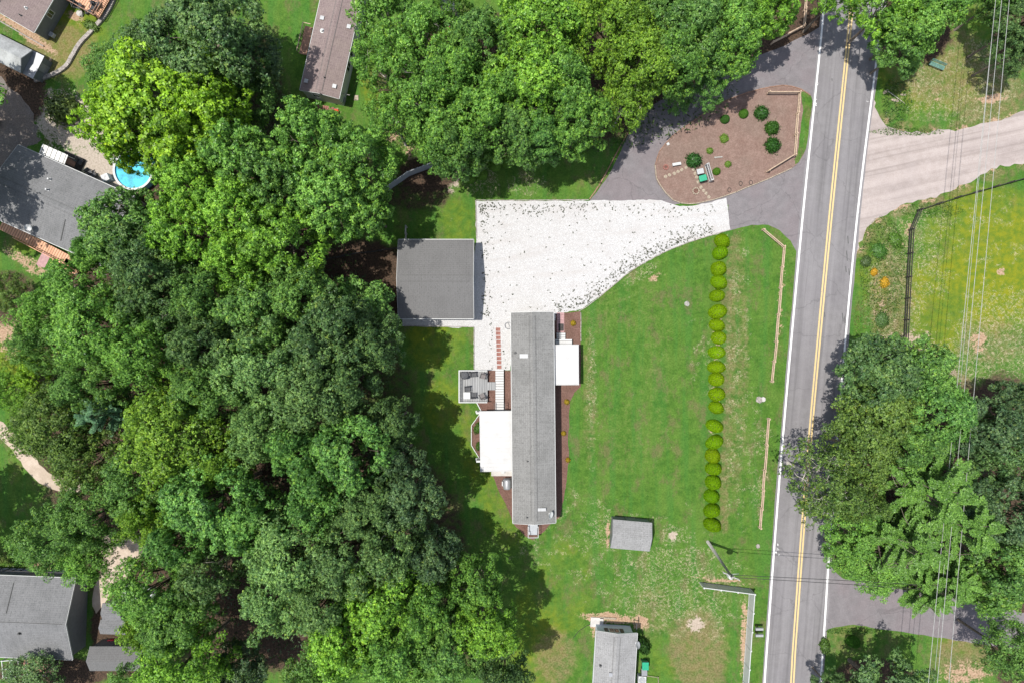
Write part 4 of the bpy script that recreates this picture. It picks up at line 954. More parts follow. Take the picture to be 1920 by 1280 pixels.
def dish(o, g, pxx, pyy, rad=.42, hgt=.7, az=0, mat='white_vinyl'):
    x, y = loc_of(o, pxx, pyy, g['eave']+g['rise']*.6); z = roofz(g, x)
    d = bpy.data.objects.new('satellite_dish', None)
    mb = MB(); mb.tube([(x, y, z), (x, y, z+hgt*.6), (x+.1, y, z+hgt)], .03, 6); mb.box((x, y, z+.02), (.25, .25, .04))
    pole = mb.build('dish_mast', M['steel'], o)
    pr = []
    for i in range(7): t = i/6; pr.append((rad*t+.001, .16*t*t))
    for i in range(6, -1, -1): t = i/6; pr.append((rad*t+.001, .16*t*t-.015))
    m2 = MB().lathe(pr, (0, 0, 0), 20); q = m2.build('dish_reflector', M[mat], pole, True)
    q.location = (x, y, z+hgt); q.rotation_euler = (R(50), 0, az)
    return pole
def window(o, x, y, z, w_, h_, ax, shutters=False):
    """ax: outward axis 'x+','x-','y+','y-'"""
    s_ = 1 if ax[1] == '+' else -1; isx = ax[0] == 'x'
    def bx(u, zz, du, dz, t, off):
        return ((x+s_*off, y+u, zz), (t, du, dz)) if isx else ((x+u, y+s_*off, zz), (du, t, dz))
    f = MB()
    for u, zz, du, dz in ((0, z+h_/2, w_+.12, .09), (0, z-h_/2, w_+.12, .09), (-w_/2, z, .09, h_), (w_/2, z, .09, h_), (0, z, .05, h_)): f.box(*bx(u, zz, du, dz, .07, .035))
    w0 = f.build('window', M['white_vinyl'], o)
    MB().box(*bx(0, z, w_, h_, .03, .018)).build('pane', M['glass'], w0)
    if shutters:
        for u in (-w_/2-.32, w_/2+.32): MB().box(*bx(u, z, .42, h_+.1, .05, .03)).build('shutter', M['trim_dark'], w0)
def door(o, x, y, w_, h_, ax, mat='white_vinyl', base=0.4):
    s_ = 1 if ax[1] == '+' else -1; isx = ax[0] == 'x'
    c = ((x+s_*.03, y, base+h_/2), (.07, w_, h_)) if isx else ((x, y+s_*.03, base+h_/2), (w_, .07, h_))
    d = MB().box(*c).build('door', M[mat], o)
    k = (x+s_*.09, y+w_*.38, base+h_*.48) if isx else (x+w_*.38, y+s_*.09, base+h_*.48)
    MB().box(k, (.06, .06, .06)).build('handle', M['steel'], d)

# main home
home, hr, hg = gable('mobile_home', 'long narrow mobile home with light grey shingle roof between the two white patio roofs', 999.8, 783, 80, 394, .6, 3.0, .62, M['roof_grey'], M['siding'], 'mobile home')
for i, y in enumerate((-9.5, -6.6, -3.6, .2, 9.0)):
    window(home, hg['ww'], y, 1.7, 1.1, 1.1, 'x+'); 
    if i not in (2,): window(home, -hg['ww'], y, 1.7, 1.1, 1.1, 'x-')
window(home, -1.1, hg['wl'], 1.8, .9, 1.0, 'y+'); window(home, 1.1, hg['wl'], 1.8, .9, 1.0, 'y+')
door(home, hg['ww'], 6.3, .95, 2.0, 'x+'); door(home, -hg['ww'], 1.7, .95, 2.0, 'x-'); door(home, .4, -hg['wl'], .95, 2.0, 'y-')
vent_box(home, hr, hg, 982, 667, .8, .4, 'steel', 'skylight'); vent_box(home, hr, hg, 1016, 954, .8, .3, 'steel')
vent_pipe(home, hr, hg, 966, 661, .09, .3); vent_pipe(home, hr, hg, 989, 864, .06); vent_pipe(home, hr, hg, 988, 969, .06)
dish(home, hg, 1031, 963, .42, .55, R(80))
# garage
gar, grf, gg = gable('garage', 'charcoal shingled garage with a gable roof left of the white gravel yard', 817.5, 523.5, 148, 141, 90, 2.7, 1.15, M['roof_dark'], M['siding'], 'garage')
for s_ in (-2.1, 2.1):
    d = MB().box((s_, -gg['wl']-.03, 1.15), (2.9, .07, 2.2)).build('garage_door', M['white_vinyl'], gar)
    MB().box((s_, -gg['wl']-.09, .7), (.2, .05, .05)).build('handle', M['steel'], d)
# shed
shed, sr, sg = gable('garden_shed', 'small light grey shed alone on the lawn below the grey-roofed home', 1183.5, 1003, 54, 73, 85, 2.0, .75, M['roof_pale'], M['siding_grey'], 'shed', .12, False, False)
door(shed, sg['ww'], 0, 1.2, 1.7, 'x+', 'siding_grey', .1)
# bottom home
bh, br_, bgm = gable('mobile_home', 'grey-roofed mobile home cut by the bottom edge, with pale end wall tinted blue as shade', 1145.5, 1370, 77, 372, -3.4, 2.9, .6, M['roof_pale'], M['siding_shade_blue'], 'mobile home', endoh=.35)
window(bh, -.1, bgm['wl'], 1.75, 1.15, 1.1, 'y+', True)
for y in (3, 8): window(bh, bgm['ww'], y, 1.7, 1.0, 1.0, 'x+'); window(bh, -bgm['ww'], y, 1.7, 1.0, 1.0, 'x-')
vent_pipe(bh, br_, bgm, 1126, 1248, .09); vent_box(bh, br_, bgm, 1144.5, 1262, .35, .35, 'grey_metal'); dish(bh, bgm, 1194, 1207, .4, .55, R(110), 'steel')
# plum roof home
ph, pr_, pg = gable('mobile_home', 'plum-brown roofed mobile home with vents at the top edge', 633, 25, 75, 312, -12.7, 2.75, .42, M['roof_plum'], M['siding'], 'mobile home', endoh=.1, oh=.1)
for y in (-5.3, -3.6, .2, 3.4): window(ph, pg['ww'], y, 1.7, 1.0 if y < -3 else .6, 1.2, 'x+')
window(ph, -.7, -pg['wl'], 1.7, .8, .8, 'y-')
for x, y in ((604,34),(654,50),(574,152),(627,162)): vent_box(ph, pr_, pg, x, y, .38, .38)
vent_pipe(ph, pr_, pg, 604, 58, .14, .3, 'white_vinyl'); vent_pipe(ph, pr_, pg, 609, 147, .06); vent_pipe(ph, pr_, pg, 602, 178, .06)
# left grey house
lh, lr, lg = gable('house', 'large grey-roofed house at the left edge with salmon deck and white awning', 114.4, 386, 143, 240, 66, 2.9, 1.3, M['roof_mid'], M['siding'], 'house')
vent_pipe(lh, lr, lg, 92, 336, .1, .4, 'steel'); vent_pipe(lh, lr, lg, 92, 357, .1, .4, 'grey_metal'); 
x_, y_ = loc_of(lh, 57, 428, 3.6); z_ = roofz(lg, x_)
m_ = MB().tube([(x_, y_, z_), (x_, y_, z_+.8)], .04, 6).build('dish_mast', M['steel'], lh)
d_ = MB().lathe([(.01,0),(.2,.02),(.36,.09),(.38,.1),(.36,.07),(.2,0),(.01,-.02)], n=18).build('dish_reflector', M['white_vinyl'], m_, True); d_.location = (x_, y_, z_+.8); d_.rotation_euler = (R(15), R(-15), 0)
for y in (-4, -1, 2.5): window(lh, lg['ww'], y, 1.6, 1.1, 1.1, 'x+'); window(lh, -lg['ww'], y, 1.6, 1.1, 1.1, 'x-')
x_, y_ = loc_of(lh, 118, 432, 3.5)
MB().box((x_, y_, roofz(lg, x_)+.03), (2.6, .08, .06), ry=math.atan(lg['sl'])*(1 if x_ > 0 else -1)).build('roof_valley', M['ridge_dark'], lr)
# top left house
th, tr_, tg = gable('house', 'plum-grey roofed house in the top left corner with dark grey wall and white gutter', 48, -63, 150, 200, -30, 2.6, 1.0, M['roof_plum'], M['siding_grey'], 'house', oh=.25)
x_, y_ = loc_of(th, 90, 24, 1.6); window(th, tg['ww'], y_, 1.6, .8, .9, 'x+')
vent_pipe(th, tr_, tg, 47, 14, .09, .3, 'white_vinyl'); vent_pipe(th, tr_, tg, 37, 28, .06)
# white shed
ws, wr, wg = gable('shed', 'weathered white tin-roofed shed at the left edge near the top', 2, 92, 48, 106, 63.4, 2.2, .9, M['tin'], M['siding_grey'], 'shed', .1, False, False)
q = P(61.5, 121.5, 1.7); lt = thing('lean_to', 'low grey flat-roofed lean-to at the end of the white tin shed', 'shed', (q[0], q[1], 0), R(-26.6))
MB().box((0, 0, .8), (S(20,1.7), S(43,1.7), 1.6)).build('wall', M['siding_grey'], lt); MB().box((0, 0, 1.68), (S(23.5,1.7), S(47.5,1.7), .09), ry=R(4)).build('roof', M['grey_metal'], lt)
MB().box((S(10,1.7)+.02, .2, .8), (.05, .9, 1.5)).build('door', M['grey_metal'], lt)
# bottom left house
bl, blr, blg = gable('house', 'big light grey roofed house in the lower left corner beside the sheds', 22.6, 1155.5, 153, 232, 87.8, 2.8, 1.5, M['roof_mid'], M['siding_grey'], 'house', ridge=False, endoh=.25)
x_, y_ = loc_of(bl, 60, 1163, 4.3)
MB().box((0.02, y_*0-0.0, blg['eave']+blg['rise']+.01), (.05, 2*blg['hl']-.8, .05)).build('ridge_vent', M['ridge_dark'], blr)
x_, y_ = loc_of(bl, 19, 1120, 3.5); MB().box((x_, y_, roofz(blg, x_)+.03), (3.2, .07, .06), ry=math.atan(blg['sl'])*(1 if x_ > 0 else -1)).build('roof_valley', M['ridge_dark'], blr)
vent_pipe(bl, blr, blg, 39, 1185, .12, .3)
# lower left sheds
s1, _r, _g = gable('long_shed', 'long grey gable shed at the bottom left partly under pale-flecked leaves', 218, 1234, 46, 98, 90, 2.2, .7, M['roof_dark'], M['siding_grey'], 'shed', .1, False, False)
s2, _r, _g = gable('garden_shed', 'small grey shed roof between the lower left house and the trees, upper', 210, 1147, 34, 34, 92, 2.0, .4, M['roof_mid'], M['siding_grey'], 'shed', .1, False, False)
s3, _r, _g = gable('garden_shed', 'small grey shed roof between the lower left house and the trees, lower', 212, 1175, 27, 46, 88, 2.0, .4, M['roof_mid'], M['siding_grey'], 'shed', .1, False, False)
for q_, g_ in ((s2, _g), (s3, _g)): door(q_, 0, -g_['wl'] if q_ is s3 else -1.0+.0, .8, 1.6, 'y-', 'grey_metal', .05)

# flat patio roofs -----------------------------------------------------
def patio(name, label, x0, y0, x1, y1, h, posts, rot=.6):
    c = P((x0+x1)/2, (y0+y1)/2, h); W, D = S(x1-x0, h), S(y1-y0, h)
    o = thing(name, label, 'patio roof', (c[0], c[1], 0), R(rot))
    t = MB(); n = max(6, int(D/.42)); w_ = D/n
    t.box((0, 0, h-.05), (W, D, .06))
    for i in range(n+1): t.box((0, -D/2+i*w_, h-.005), (W-.04, .035, .03))
    rf = t.build('roof', M['white_metal'], o)
    e = MB(); e.box((0, D/2+.04, h-.06), (W+.16, .07, .14)); e.box((0, -D/2-.04, h-.06), (W+.16, .07, .14))
    for s_ in (-1, 1): e.box((s_*(W/2+.04), 0, h-.06), (.07, D, .14))
    e.build('gutter', M['white_vinyl'], o)
    MB().box((0, 0, .15), (W-.3, D-.3, .3)).build('patio_slab', M['concrete'], o)
    for px_, py_ in posts:
        MB().box((px_*(W/2-.12), py_*(D/2-.12), h/2-.04), (.1, .1, h-.1)).build('post', M['white_vinyl'], o)
    return o, W, D
po, W, D = patio('porch_roof', 'bright white flat porch roof on the right side of the grey-roofed home', 1039.5, 647, 1084, 720, 2.45, [(1,1),(1,-1),(1,0)], .4)
pw, W, D = patio('patio_roof', 'bright white flat patio roof on the left side of the grey-roofed home', 901, 771, 958.5, 882, 2.45, [(-1,1),(-1,-1),(-1,0)], .9)
for y, lb in ((773, 'small white gutter spout at the top left of the left patio roof'), (863, 'small white gutter spout at the lower left of the left patio roof')):
    p = P(897.5, y, 1.5); 
    mb = MB().box((p[0], p[1], 1.3), (.5, .22, 1.4)); mb.box((p[0]-.1, p[1], .55), (.6, .26, .12)); tag(mb.build('downspout', M['white_vinyl']), lb, 'downspout', 'downspouts of the left patio roof')

# decks ----------------------------------------------------------------
def deck(name, label, x0, y0, x1, y1, h, mat, rails='', rot=0, railmat='white_vinyl', step=.16):
    c = P((x0+x1)/2, (y0+y1)/2, h); W, D = S(x1-x0, h), S(y1-y0, h)
    o = thing(name, label, 'deck', (c[0], c[1], 0), R(rot))
    MB().box((0, 0, h-.03), (W, D, .06)).build('floor', M[mat], o)
    sk = MB()
    for s_ in (-1, 1):
        sk.box((0, s_*(D/2-.05), (h-.07)/2), (W-.1, .04, h-.08)); sk.box((s_*(W/2-.05), 0, (h-.07)/2), (.04, D-.2, h-.08))
    sk.build('skirt', M[railmat], o)
    for s_ in rails:
        mb = MB(); pk = MB()
        if s_ in 'NS':
            y = (D/2-.05)*(1 if s_ == 'N' else -1); n = int(W/step)
            mb.box((0, y, h+.9), (W, .10, .05)); mb.box((0, y, h+.12), (W-.1, .05, .05))
            for i in range(n+1): pk.box((-W/2+.05+i*(W-.1)/n, y, h+.5), (.045, .045, .74))
            for x in (-W/2+.05, W/2-.05): pk.box((x, y, h+.46), (.1, .1, .92))
        else:
            x = (W/2-.05)*(1 if s_ == 'E' else -1); n = int(D/step)
            mb.box((x, 0, h+.905), (.10, D-.12, .05)); mb.box((x, 0, h+.12), (.05, D-.2, .05))
            for i in range(1, n): pk.box((x, -D/2+.05+i*(D-.1)/n, h+.5), (.045, .045, .74))
        r_ = mb.build('railing', M[railmat], o); pk.build('balusters', M[railmat], r_)
    return o
dk = deck('deck', 'square grey board deck with white railings and dark patio furniture', 861, 693, 914, 753.5, .6, 'deck_grey', 'NSW')
MB().box((S(34,.6), -S(0), .565), (S(15.5,.6), S(15,.6), .06)).build('gangway', M['deck_grey'], dk)
for y_, h_ in ((.0, 0),): pass
tag(deck('ramp', 'narrow white board ramp running down to the left patio roof', 929, 692.5, 944.5, 770, .5, 'deck_white', ''), None, 'ramp')
st = thing('ramp_railing', 'dark handrails at the lower end of the white ramp', 'railing', (*P(937, 762), 0))
for s_ in (-1, 1):
    mb = MB().box((s_*.62, 0, 1.25), (.05, 1.1, .05)); 
    for y in (-.5, -.17, .17, .5): mb.box((s_*.62, y, .9), (.04, .04, .68))
    mb.build('handrail', M['trim_dark'], st)
mb = MB().box((*P(937, 769.5), .62), (2.6, .12, .7)); tag(mb.build('threshold_board', M['trim_dark']), 'dark board across the gap between ramp and patio roof', 'board')
deck('porch_landing', 'white porch landing directly north of the white porch roof', 1041, 636, 1072.5, 647.5, .62, 'deck_white', '')
deck('porch_step', 'smaller white step landing between the porch landing and the brick path', 1043.8, 624, 1060, 635.8, .4, 'deck_white', '')
mb = MB(); 
for y in (-.3, 0, .3): mb.box((0, y, .55), (.035, .035, .9))
mb.box((0, 0, 1.0), (.05, .8, .05)); q = mb.build('handrail', M['trim_dark']); q.location = (*P(1046.5, 630), .3); tag(q, 'short dark handrail on the white step landing', 'handrail')
# brick path and mat
bp = MB(); x0, y0 = P(1044, 586); x1, y1 = P(1058, 623)
nx_, ny_ = 3, 8
for i in range(nx_):
    for j in range(ny_): bp.box((x0+(i+.5)*(x1-x0)/nx_, y0+(j+.5)*(y1-y0)/ny_, .03), ((x1-x0)/nx_*.95, abs(y1-y0)/ny_*.95, .05))
M['pink_brick'] = plain('pink_brick', (.40, .25, .25), .85, .1, var=.15)
tag(bp.build('brick_path', M['pink_brick'],), 'short pinkish brick path leading to the white step landing', 'path')
mat_ = MB().box((*P(1052, 613.5, 0), .067), (.62, .85, .02)); tag(mat_.build('doormat', M['dark_wood']), 'dark rectangular mat on the pinkish brick path', 'mat')
# stepping pavers
PG = 'red brick stepping pavers in the gravel'
ys = [617.5, 625, 632.8, 640.5, 648, 655.8, 663.5, 671.2, 679, 687.5]
for i, y in enumerate(ys):
    p = P(933.8+i*.25, y); mb = MB()
    for a in range(2):
        for b in range(2): mb.box(((a-.5)*.26, (b-.5)*.2, .035), (.255, .195, .05))
    q = mb.build('brick_paver', M['brick']); q.location = (p[0], p[1], .002); q.rotation_euler[2] = random.uniform(-.05, .05)
    tag(q, 'red brick paver, %s from the top of the stepping row beside the home' % ordn[i], 'paver', PG)
# hose coil
mb = MB(); cx, cy = P(953, 610.5)
pts_ = [(cx+(.36+.015*(k % 5))*cos(k*.35), cy+(.36+.015*(k % 5))*sin(k*.35), .05+.002*k) for k in range(60)]
pts_ += [(cx+.35+.1*sin(k*.5), cy-.3-k*.25, .05) for k in range(1, 20)]
mb.tube(pts_, .022, 5); tag(mb.build('garden_hose', M['grey_plastic']), 'coiled grey garden hose on the gravel by the home wall', 'hose')
# west utility corner
mb = MB().box((*P(940.5, 886.5), .06), (2.4, .6, .1)); tag(mb.build('concrete_pad', M['concrete']), 'pale concrete pad below the left white patio roof', 'pad')
q = thing('storage_tank', 'grey rounded tank on a white stand by the home wall below the patio roof', 'tank', (*P(951, 904.5), 0))
MB().lathe([(.3, -.62), (.42, -.56), (.46, -.4), (.46, .4), (.42, .56), (.3, .62)], (0, 0, .75), 18, 'y').build('tank', M['grey_metal'], q, True)
mb = MB().box((0, .35, .15), (1.0, .1, .3)); mb.box((0, -.35, .15), (1.0, .1, .3)); mb.box((-.55, .1, .5), (.12, .5, 1.0)); mb.build('stand', M['white_vinyl'], q)
mb = MB(); mb.box((0, .70, 1.0), (.9, .06, .12))
for x in (-.4, -.2, 0, .2, .4): mb.box((x, .7, .85), (.06, .1, .35))
mb.build('fittings', M['trim_dark'], q)
q = thing('hose_reel', 'round white hose reel on the concrete pad below the patio roof', 'hose reel', (*P(943, 883.5), .11))
MB().lathe([(.22, 0), (.22, .03), (.1, .04), (.1, .2), (.22, .21), (.22, .24)], n=16).build('drum', M['white_vinyl'], q)
MB().lathe([(.13, .05), (.18, .07), (.18, .17), (.13, .19)], n=16).build('hose', M['trim_dark'], q)
# south steps
q = thing('back_steps', 'wooden back steps with railings at the lower end of the grey-roofed home', 'steps', (*P(999, 988), 0), R(.6))
mb = MB()
for i in range(3): mb.box((0, -.05-.3*i, .6-.2*i), (1.0, .3, .06))
mb.box((0, .35, .62), (1.1, .5, .06)); mb.build('treads', M['grey_vinyl'], q)
mb = MB()
for s_ in (-.58, .58):
    mb.box((s_, -.2, 1.25), (.06, 1.3, .05)); 
    for y in (-.8, -.3, .3): mb.box((s_, y, .62), (.06, .06, 1.24))
mb.box((0, -.86, 1.2), (1.2, .06, .06)); mb.build('railing', M['white_vinyl'], q)
# deck furniture
def chair(x, y, rot, mat, label, group, h=.6, cushion=None, first=[None]):
    o = thing('patio_chair', label, 'chair', (*P(x, y, h+.4), h), R(rot), group)
    mb = MB().box((0, 0, .38), (.56, .56, .08)); mb.build('seat', M[mat], o)
    MB().box((0, .3, .66), (.58, .07, .6), rx=R(-14)).build('backrest', M[mat], o)
    for s_ in (-1, 1):
        a = MB().box((s_*.31, 0, .58), (.06, .56, .04)); a.build('armrest', M['trim_dark'], o)
        for y_ in (-.24, .24): MB().box((s_*.29, y_, .28), (.04, .04, .56)).build('leg', M['trim_dark'], o)
    return o
PC = 'dark chairs on the grey deck'
M['taupe'] = plain('taupe_fabric', (.17, .155, .155), .8, var=.15); M['char'] = plain('charcoal_wicker', (.075, .078, .085), .75, var=.2)
chair(888, 702, 5, 'char', 'charcoal chair at the top middle of the grey deck beside the round covered grill', PC)
chair(905.5, 705, -15, 'taupe', 'taupe chair at the top right of the grey deck', PC)
chair(876.5, 729, 3, 'char', 'charcoal chair with slatted back above the white table on the grey deck', PC)
chair(887.5, 740, 182, 'char', 'charcoal chair right of the white table on the grey deck', PC)
chair(904, 741.5, 205, 'taupe', 'taupe chair at the lower right of the grey deck', PC)
q = thing('patio_table', 'white square table in the lower left of the grey deck', 'table', (*P(875.5, 741, 1.2), .6))
MB().box((0, 0, .68), (.78, .78, .05)).build('tabletop', M['white_vinyl'], q, bevel=.02)
for sx in (-1, 1):
    for sy in (-1, 1): MB().box((sx*.33, sy*.33, .33), (.05, .05, .64)).build('leg', M['white_vinyl'], q)
q = thing('covered_grill', 'dark covered round grill in the top left corner of the grey deck', 'grill', (*P(871.5, 702.5, 1.2), .6), R(20))
MB().lathe([(.34, 0), (.42, .3), (.5, .62), (.52, .78), (.4, .95), (.15, 1.03)], n=9).build('cover', M['char'], q)
MB().box((.45, 0, .72), (.3, .5, .05)).build('side_shelf', M['trim_dark'], q)

# fences ---------------------------------------------------------------
def arr(pts, sp):
    out = []
    for i in range(len(pts)-1):
        a, b = np.array(pts[i]), np.array(pts[i+1]); n = max(1, round(np.linalg.norm(b-a)/sp))
        for k in range(n): out.append(tuple(a+(b-a)*k/n))
    out.append(pts[-1]); return out
def rail_fence(label, pts, mat='rail_wood', sp=2.6, hs=(.45, .85), ph=1.05, rw=.11, base=0, name='rail_fence', group='split rail fences along the road', boards_=False, pm=None):
    pp = arr(px(pts), sp); o = thing(name, label, 'fence', (*pp[0], base), 0, group)
    x0, y0 = pp[0]
    for i, (x, y) in enumerate(pp):
        MB().box((x-x0, y-y0, ph/2), (.14, .14, ph), random.uniform(-.2, .2)).build('post', M[pm or mat], o)
    for h_ in hs:
        for i in range(len(pp)-1):
            a, b = pp[i], pp[i+1]; d = math.atan2(b[1]-a[1], b[0]-a[0]); off = .03*(1 if i % 2 else -1)
            l_ = math.hypot(b[0]-a[0], b[1]-a[1])
            mb = MB()
            if boards_: mb.box(((a[0]+b[0])/2-x0, (a[1]+b[1])/2-y0, h_), (l_, .05, .15), d)
            else: mb.tube([(a[0]-x0-.15*cos(d)-off*sin(d), a[1]-y0-.15*sin(d)+off*cos(d), h_+random.uniform(-.03,.03)), ((a[0]+b[0])/2-x0-off*sin(d), (a[1]+b[1])/2-y0+off*cos(d), h_), (b[0]-x0+.15*cos(d)-off*sin(d), b[1]-y0+.15*sin(d)+off*cos(d), h_+random.uniform(-.03,.03))], [rw*.55, rw*.62, rw*.55], 6)
            mb.build('rail', M[mat], o)
    return o
rail_fence('tan split rail fence around the road side of the island bed', [(1437,178),(1494,178),(1485,294),(1436,324)], base=.1, hs=(.5, .95), ph=1.15)
rail_fence('tan split rail fence starting near the gravel yard and running down the lawn edge', [(1428,432),(1466,464),(1460,540),(1452,640),(1444,714)], hs=(.45, .9))
rail_fence('shorter tan split rail fence on the lower lawn edge', [(1438,784),(1430,880),(1422,986)], hs=(.45, .9))
rail_fence('dark shaded rail fence at the top beside the driveway entrance', [(1445,84),(1503,54),(1509,-10)], hs=(.45, .9), mat='rail_wood')
rail_fence('long black board fence right of the road disappearing under the dark trees', [(2050,296),(1918,336),(1860,352),(1790,372),(1719,395),(1703,432),(1698,520),(1692,640),(1688,760)], 'dark_wood', 2.4, (.35, .75, 1.15), 1.3, name='board_fence', group=None, boards_=True)
def panel_fence(name, label, pts, h, mat, sp=2.2, pm=None, tk=.05, post=.13):
    pp = arr(px(pts), sp); x0, y0 = pp[0]; o = thing(name, label, 'fence', (x0, y0, 0))
    for x, y in pp:
        mb = MB().box((x-x0, y-y0, h/2+.04), (post, post, h+.08)); mb.box((x-x0, y-y0, h+.1), (post+.05, post+.05, .04)); mb.build('post', M[pm or mat], o)
    for i in range(len(pp)-1):
        a, b = pp[i], pp[i+1]; d = math.atan2(b[1]-a[1], b[0]-a[0]); l_ = math.hypot(b[0]-a[0], b[1]-a[1])
        c = ((a[0]+b[0])/2-x0, (a[1]+b[1])/2-y0)
        mb = MB().box((*c, h/2+.03), (l_-post, tk, h-.08), d); p_ = mb.build('panel', M[mat], o)
        mb = MB().box((*c, h-.0), (l_-post, .09, .06), d); mb.box((*c, .1), (l_-post, .09, .08), d); mb.build('rail', M[pm or mat], o)
    return o
panel_fence('privacy_fence', 'white vinyl privacy fence at the bottom with its corner near the utility pole', [(1312,1091),(1405,1103),(1393,1275),(1385,1420)], 1.8, 'white_vinyl', pm='white_vinyl')
panel_fence('privacy_fence', 'grey privacy fence slanting between the maples and the wood above the gravel yard', [(722,362),(768,330),(828,307)], 1.8, 'grey_vinyl', pm='grey_vinyl', post=.1)
rail_fence('low black mesh fence behind the garage', [(612,487),(680,475),(748,467)], 'dark_wood', 2.0, (.3, .6, .9), 1.0, name='wire_fence', group=None, rw=.05)
rail_fence('short weathered fence running up from the top left of the garage', [(763,427),(762,452)], 'pole_wood', .9, (.5, .9), 1.1, name='rail_fence', group=None)
# utility pole
pole = thing('utility_pole', 'leaning grey utility pole with transformer beside the white fence corner', 'utility pole', (*P(1327, 1015), 0))
tx, ty = P(1371, 1079, 9.2); bx_, by_ = P(1327, 1015); dx, dy = tx-bx_, ty-by_
def pt(h_): return (dx*h_/9.2, dy*h_/9.2, h_)
MB().tube([pt(0), pt(4.6), pt(9.6)], [.19, .16, .12], 10).build('pole', M['pole_wood'], pole, True)
a = pt(9.2); MB().box(a, (1.9, .11, .12), R(-25)).build('crossarm', M['pole_wood'], pole)
mb = MB()
for s_ in (-.85, -.4, .4, .85): mb.lathe([(.05, 0), (.07, .05), (.04, .1), (.06, .15), (.03, .2)], (a[0]+s_*cos(R(-25)), a[1]+s_*sin(R(-25)), a[2]+.06), 8)
mb.build('insulators', M['white_vinyl'], pole)
b = pt(8.0); MB().lathe([(.05, -.05), (.26, 0), (.28, .1), (.28, .75), (.24, .85), (.05, .9)], (b[0]+.1, b[1]-.38, b[2]), 14).build('transformer', M['white_vinyl'], pole, True)
c_ = pt(8.8); MB().tube([c_, (c_[0]+.9, c_[1]+.1, c_[2]+.1)], .035, 6).build('bracket', M['steel'], pole)
def wire(name, label, a, b, sag, r, mat, group):
    a, b = np.array(a, float), np.array(b, float); pts_ = []
    for k in range(25): t = k/24; p = a+(b-a)*t; p[2] -= sag*4*t*(1-t); pts_.append(tuple(p))
    o = MB().tube(pts_, r, 5).build(name, M[mat]); tag(o, label, 'power line', group)
G2 = 'dark wires crossing the road'
A = (bx_+a[0], by_+a[1], 9.45)
for i, (yy, lb) in enumerate(((1066, 'upper dark wire crossing the road from the utility pole'), (1078, 'lower dark wire crossing the road from the utility pole'))):
    e = P(2050, yy+52, 8.8); wire('power_line', lb, (A[0]-.3+.5*i, A[1]+.2-.4*i, A[2]-.4*i), (e[0], e[1], 8.8), .5, .028, 'black_wire', G2)
G3 = 'pale power lines on the right'
for i, (xa, xb, hh, lb, mt, r) in enumerate(((1867,1741,11,'leftmost pale power line on the right','wire',.024),(1878,1758,11,'second pale power line from the left on the right','wire',.024),(1892,1780,11,'rightmost pale power line on the right','wire',.024),(1866,1752,8.5,'thin lower grey cable beside the leftmost pale power line','wire',.018))):
    s0, s1 = P(xa+6, -60, hh), P(xb-6, 1340, hh)
    wire('power_line', lb, (s0[0], s0[1], hh), (s1[0], s1[1], hh), .1, r, mt, G3)

# island furniture -----------------------------------------------------
def bin_(label, x, y, rot, mat, lidmat, base=.0, sc_=1.0):
    o = thing('wheelie_bin', label, 'bin', (*P(x, y, .9), base), R(rot)); 
    mb = MB(); vs = []
    for z, w_, d_ in ((.08, .46, .52), (.95, .60, .74)): vs += [(-w_/2,-d_/2,z),(w_/2,-d_/2,z),(w_/2,d_/2,z),(-w_/2,d_/2,z)]
    mb.add(vs, [(0,3,2,1),(4,5,6,7),(0,1,5,4),(1,2,6,5),(2,3,7,6),(3,0,4,7)]); b_ = mb.build('body', M[mat], o, bevel=.03)
    MB().box((0, -.02, 1.0), (.66, .82, .08), rx=R(3)).build('lid', M[lidmat], o, bevel=.04)
    MB().tube([(-.26, .44, .98), (.26, .44, .98)], .02, 6).build('handle', M['trim_dark'], o)
    for s_ in (-1, 1): MB().lathe([(.1, -.03), (.12, -.02), (.12, .02), (.1, .03)], (s_*.28, .26, .12), 12, 'x').build('wheel', M['rubber'], o)
    o.scale = (sc_,)*3
bin_('green wheeled bin in front of the white screen in the island bed', 1317.5, 335, -75, 'green_plastic', 'green_plastic', .1, 1.05)
bin_('grey wheeled bin next to the green one in the island bed', 1313, 322, -78, 'grey_plastic', 'steel', .1, .95)
bin_('green wheeled bin at the east wall of the bottom mobile home', 1209.5, 1246, 0, 'green_plastic', 'green_plastic', 0, 1.15)
bin_('dark grey wheeled bin below the green one at the bottom mobile home', 1208, 1259, 180, 'grey_plastic', 'grey_plastic', 0, 1.0)
q = thing('bin_screen', 'white slatted screen beside the green and grey bins in the island bed', 'screen', (*P(1326, 327), .1), R(16))
mb = MB()
for x in (-.12, .12): mb.box((x, 0, 1.1), (.05, 2.0, .08)); mb.box((x, 0, .3), (.05, 2.0, .08))
mb.build('rail', M['white_vinyl'], q)
for y in (-.97, .97): MB().box((0, y, .6), (.32, .09, 1.2)).build('post', M['white_vinyl'], q)
mb = MB()
for k in range(9): mb.box((0, -.8+k*.2, .65), (.04, .12, .85))
mb.build('slats', M['grey_vinyl'], q)
q = thing('garden_bench', 'small white garden bench at the left end of the island bed', 'bench', (*P(1267, 310), .1), R(10))
MB().box((0, 0, .42), (1.0, .32, .06)).build('seat', M['white_vinyl'], q)
for s_ in (-1, 1): MB().box((s_*.4, 0, .2), (.08, .28, .4)).build('leg', M['grey_vinyl'], q)
mb = MB().box((0, 0, .1), (.95, .14, .08)); mb.box((-.35, 0, .03), (.1, .2, .06)); q = mb.build('plank', M['pole_wood']); q.location = (*P(1346, 296), .1); q.rotation_euler[2] = R(4); tag(q, 'weathered grey plank lying in the middle of the island bed', 'plank')
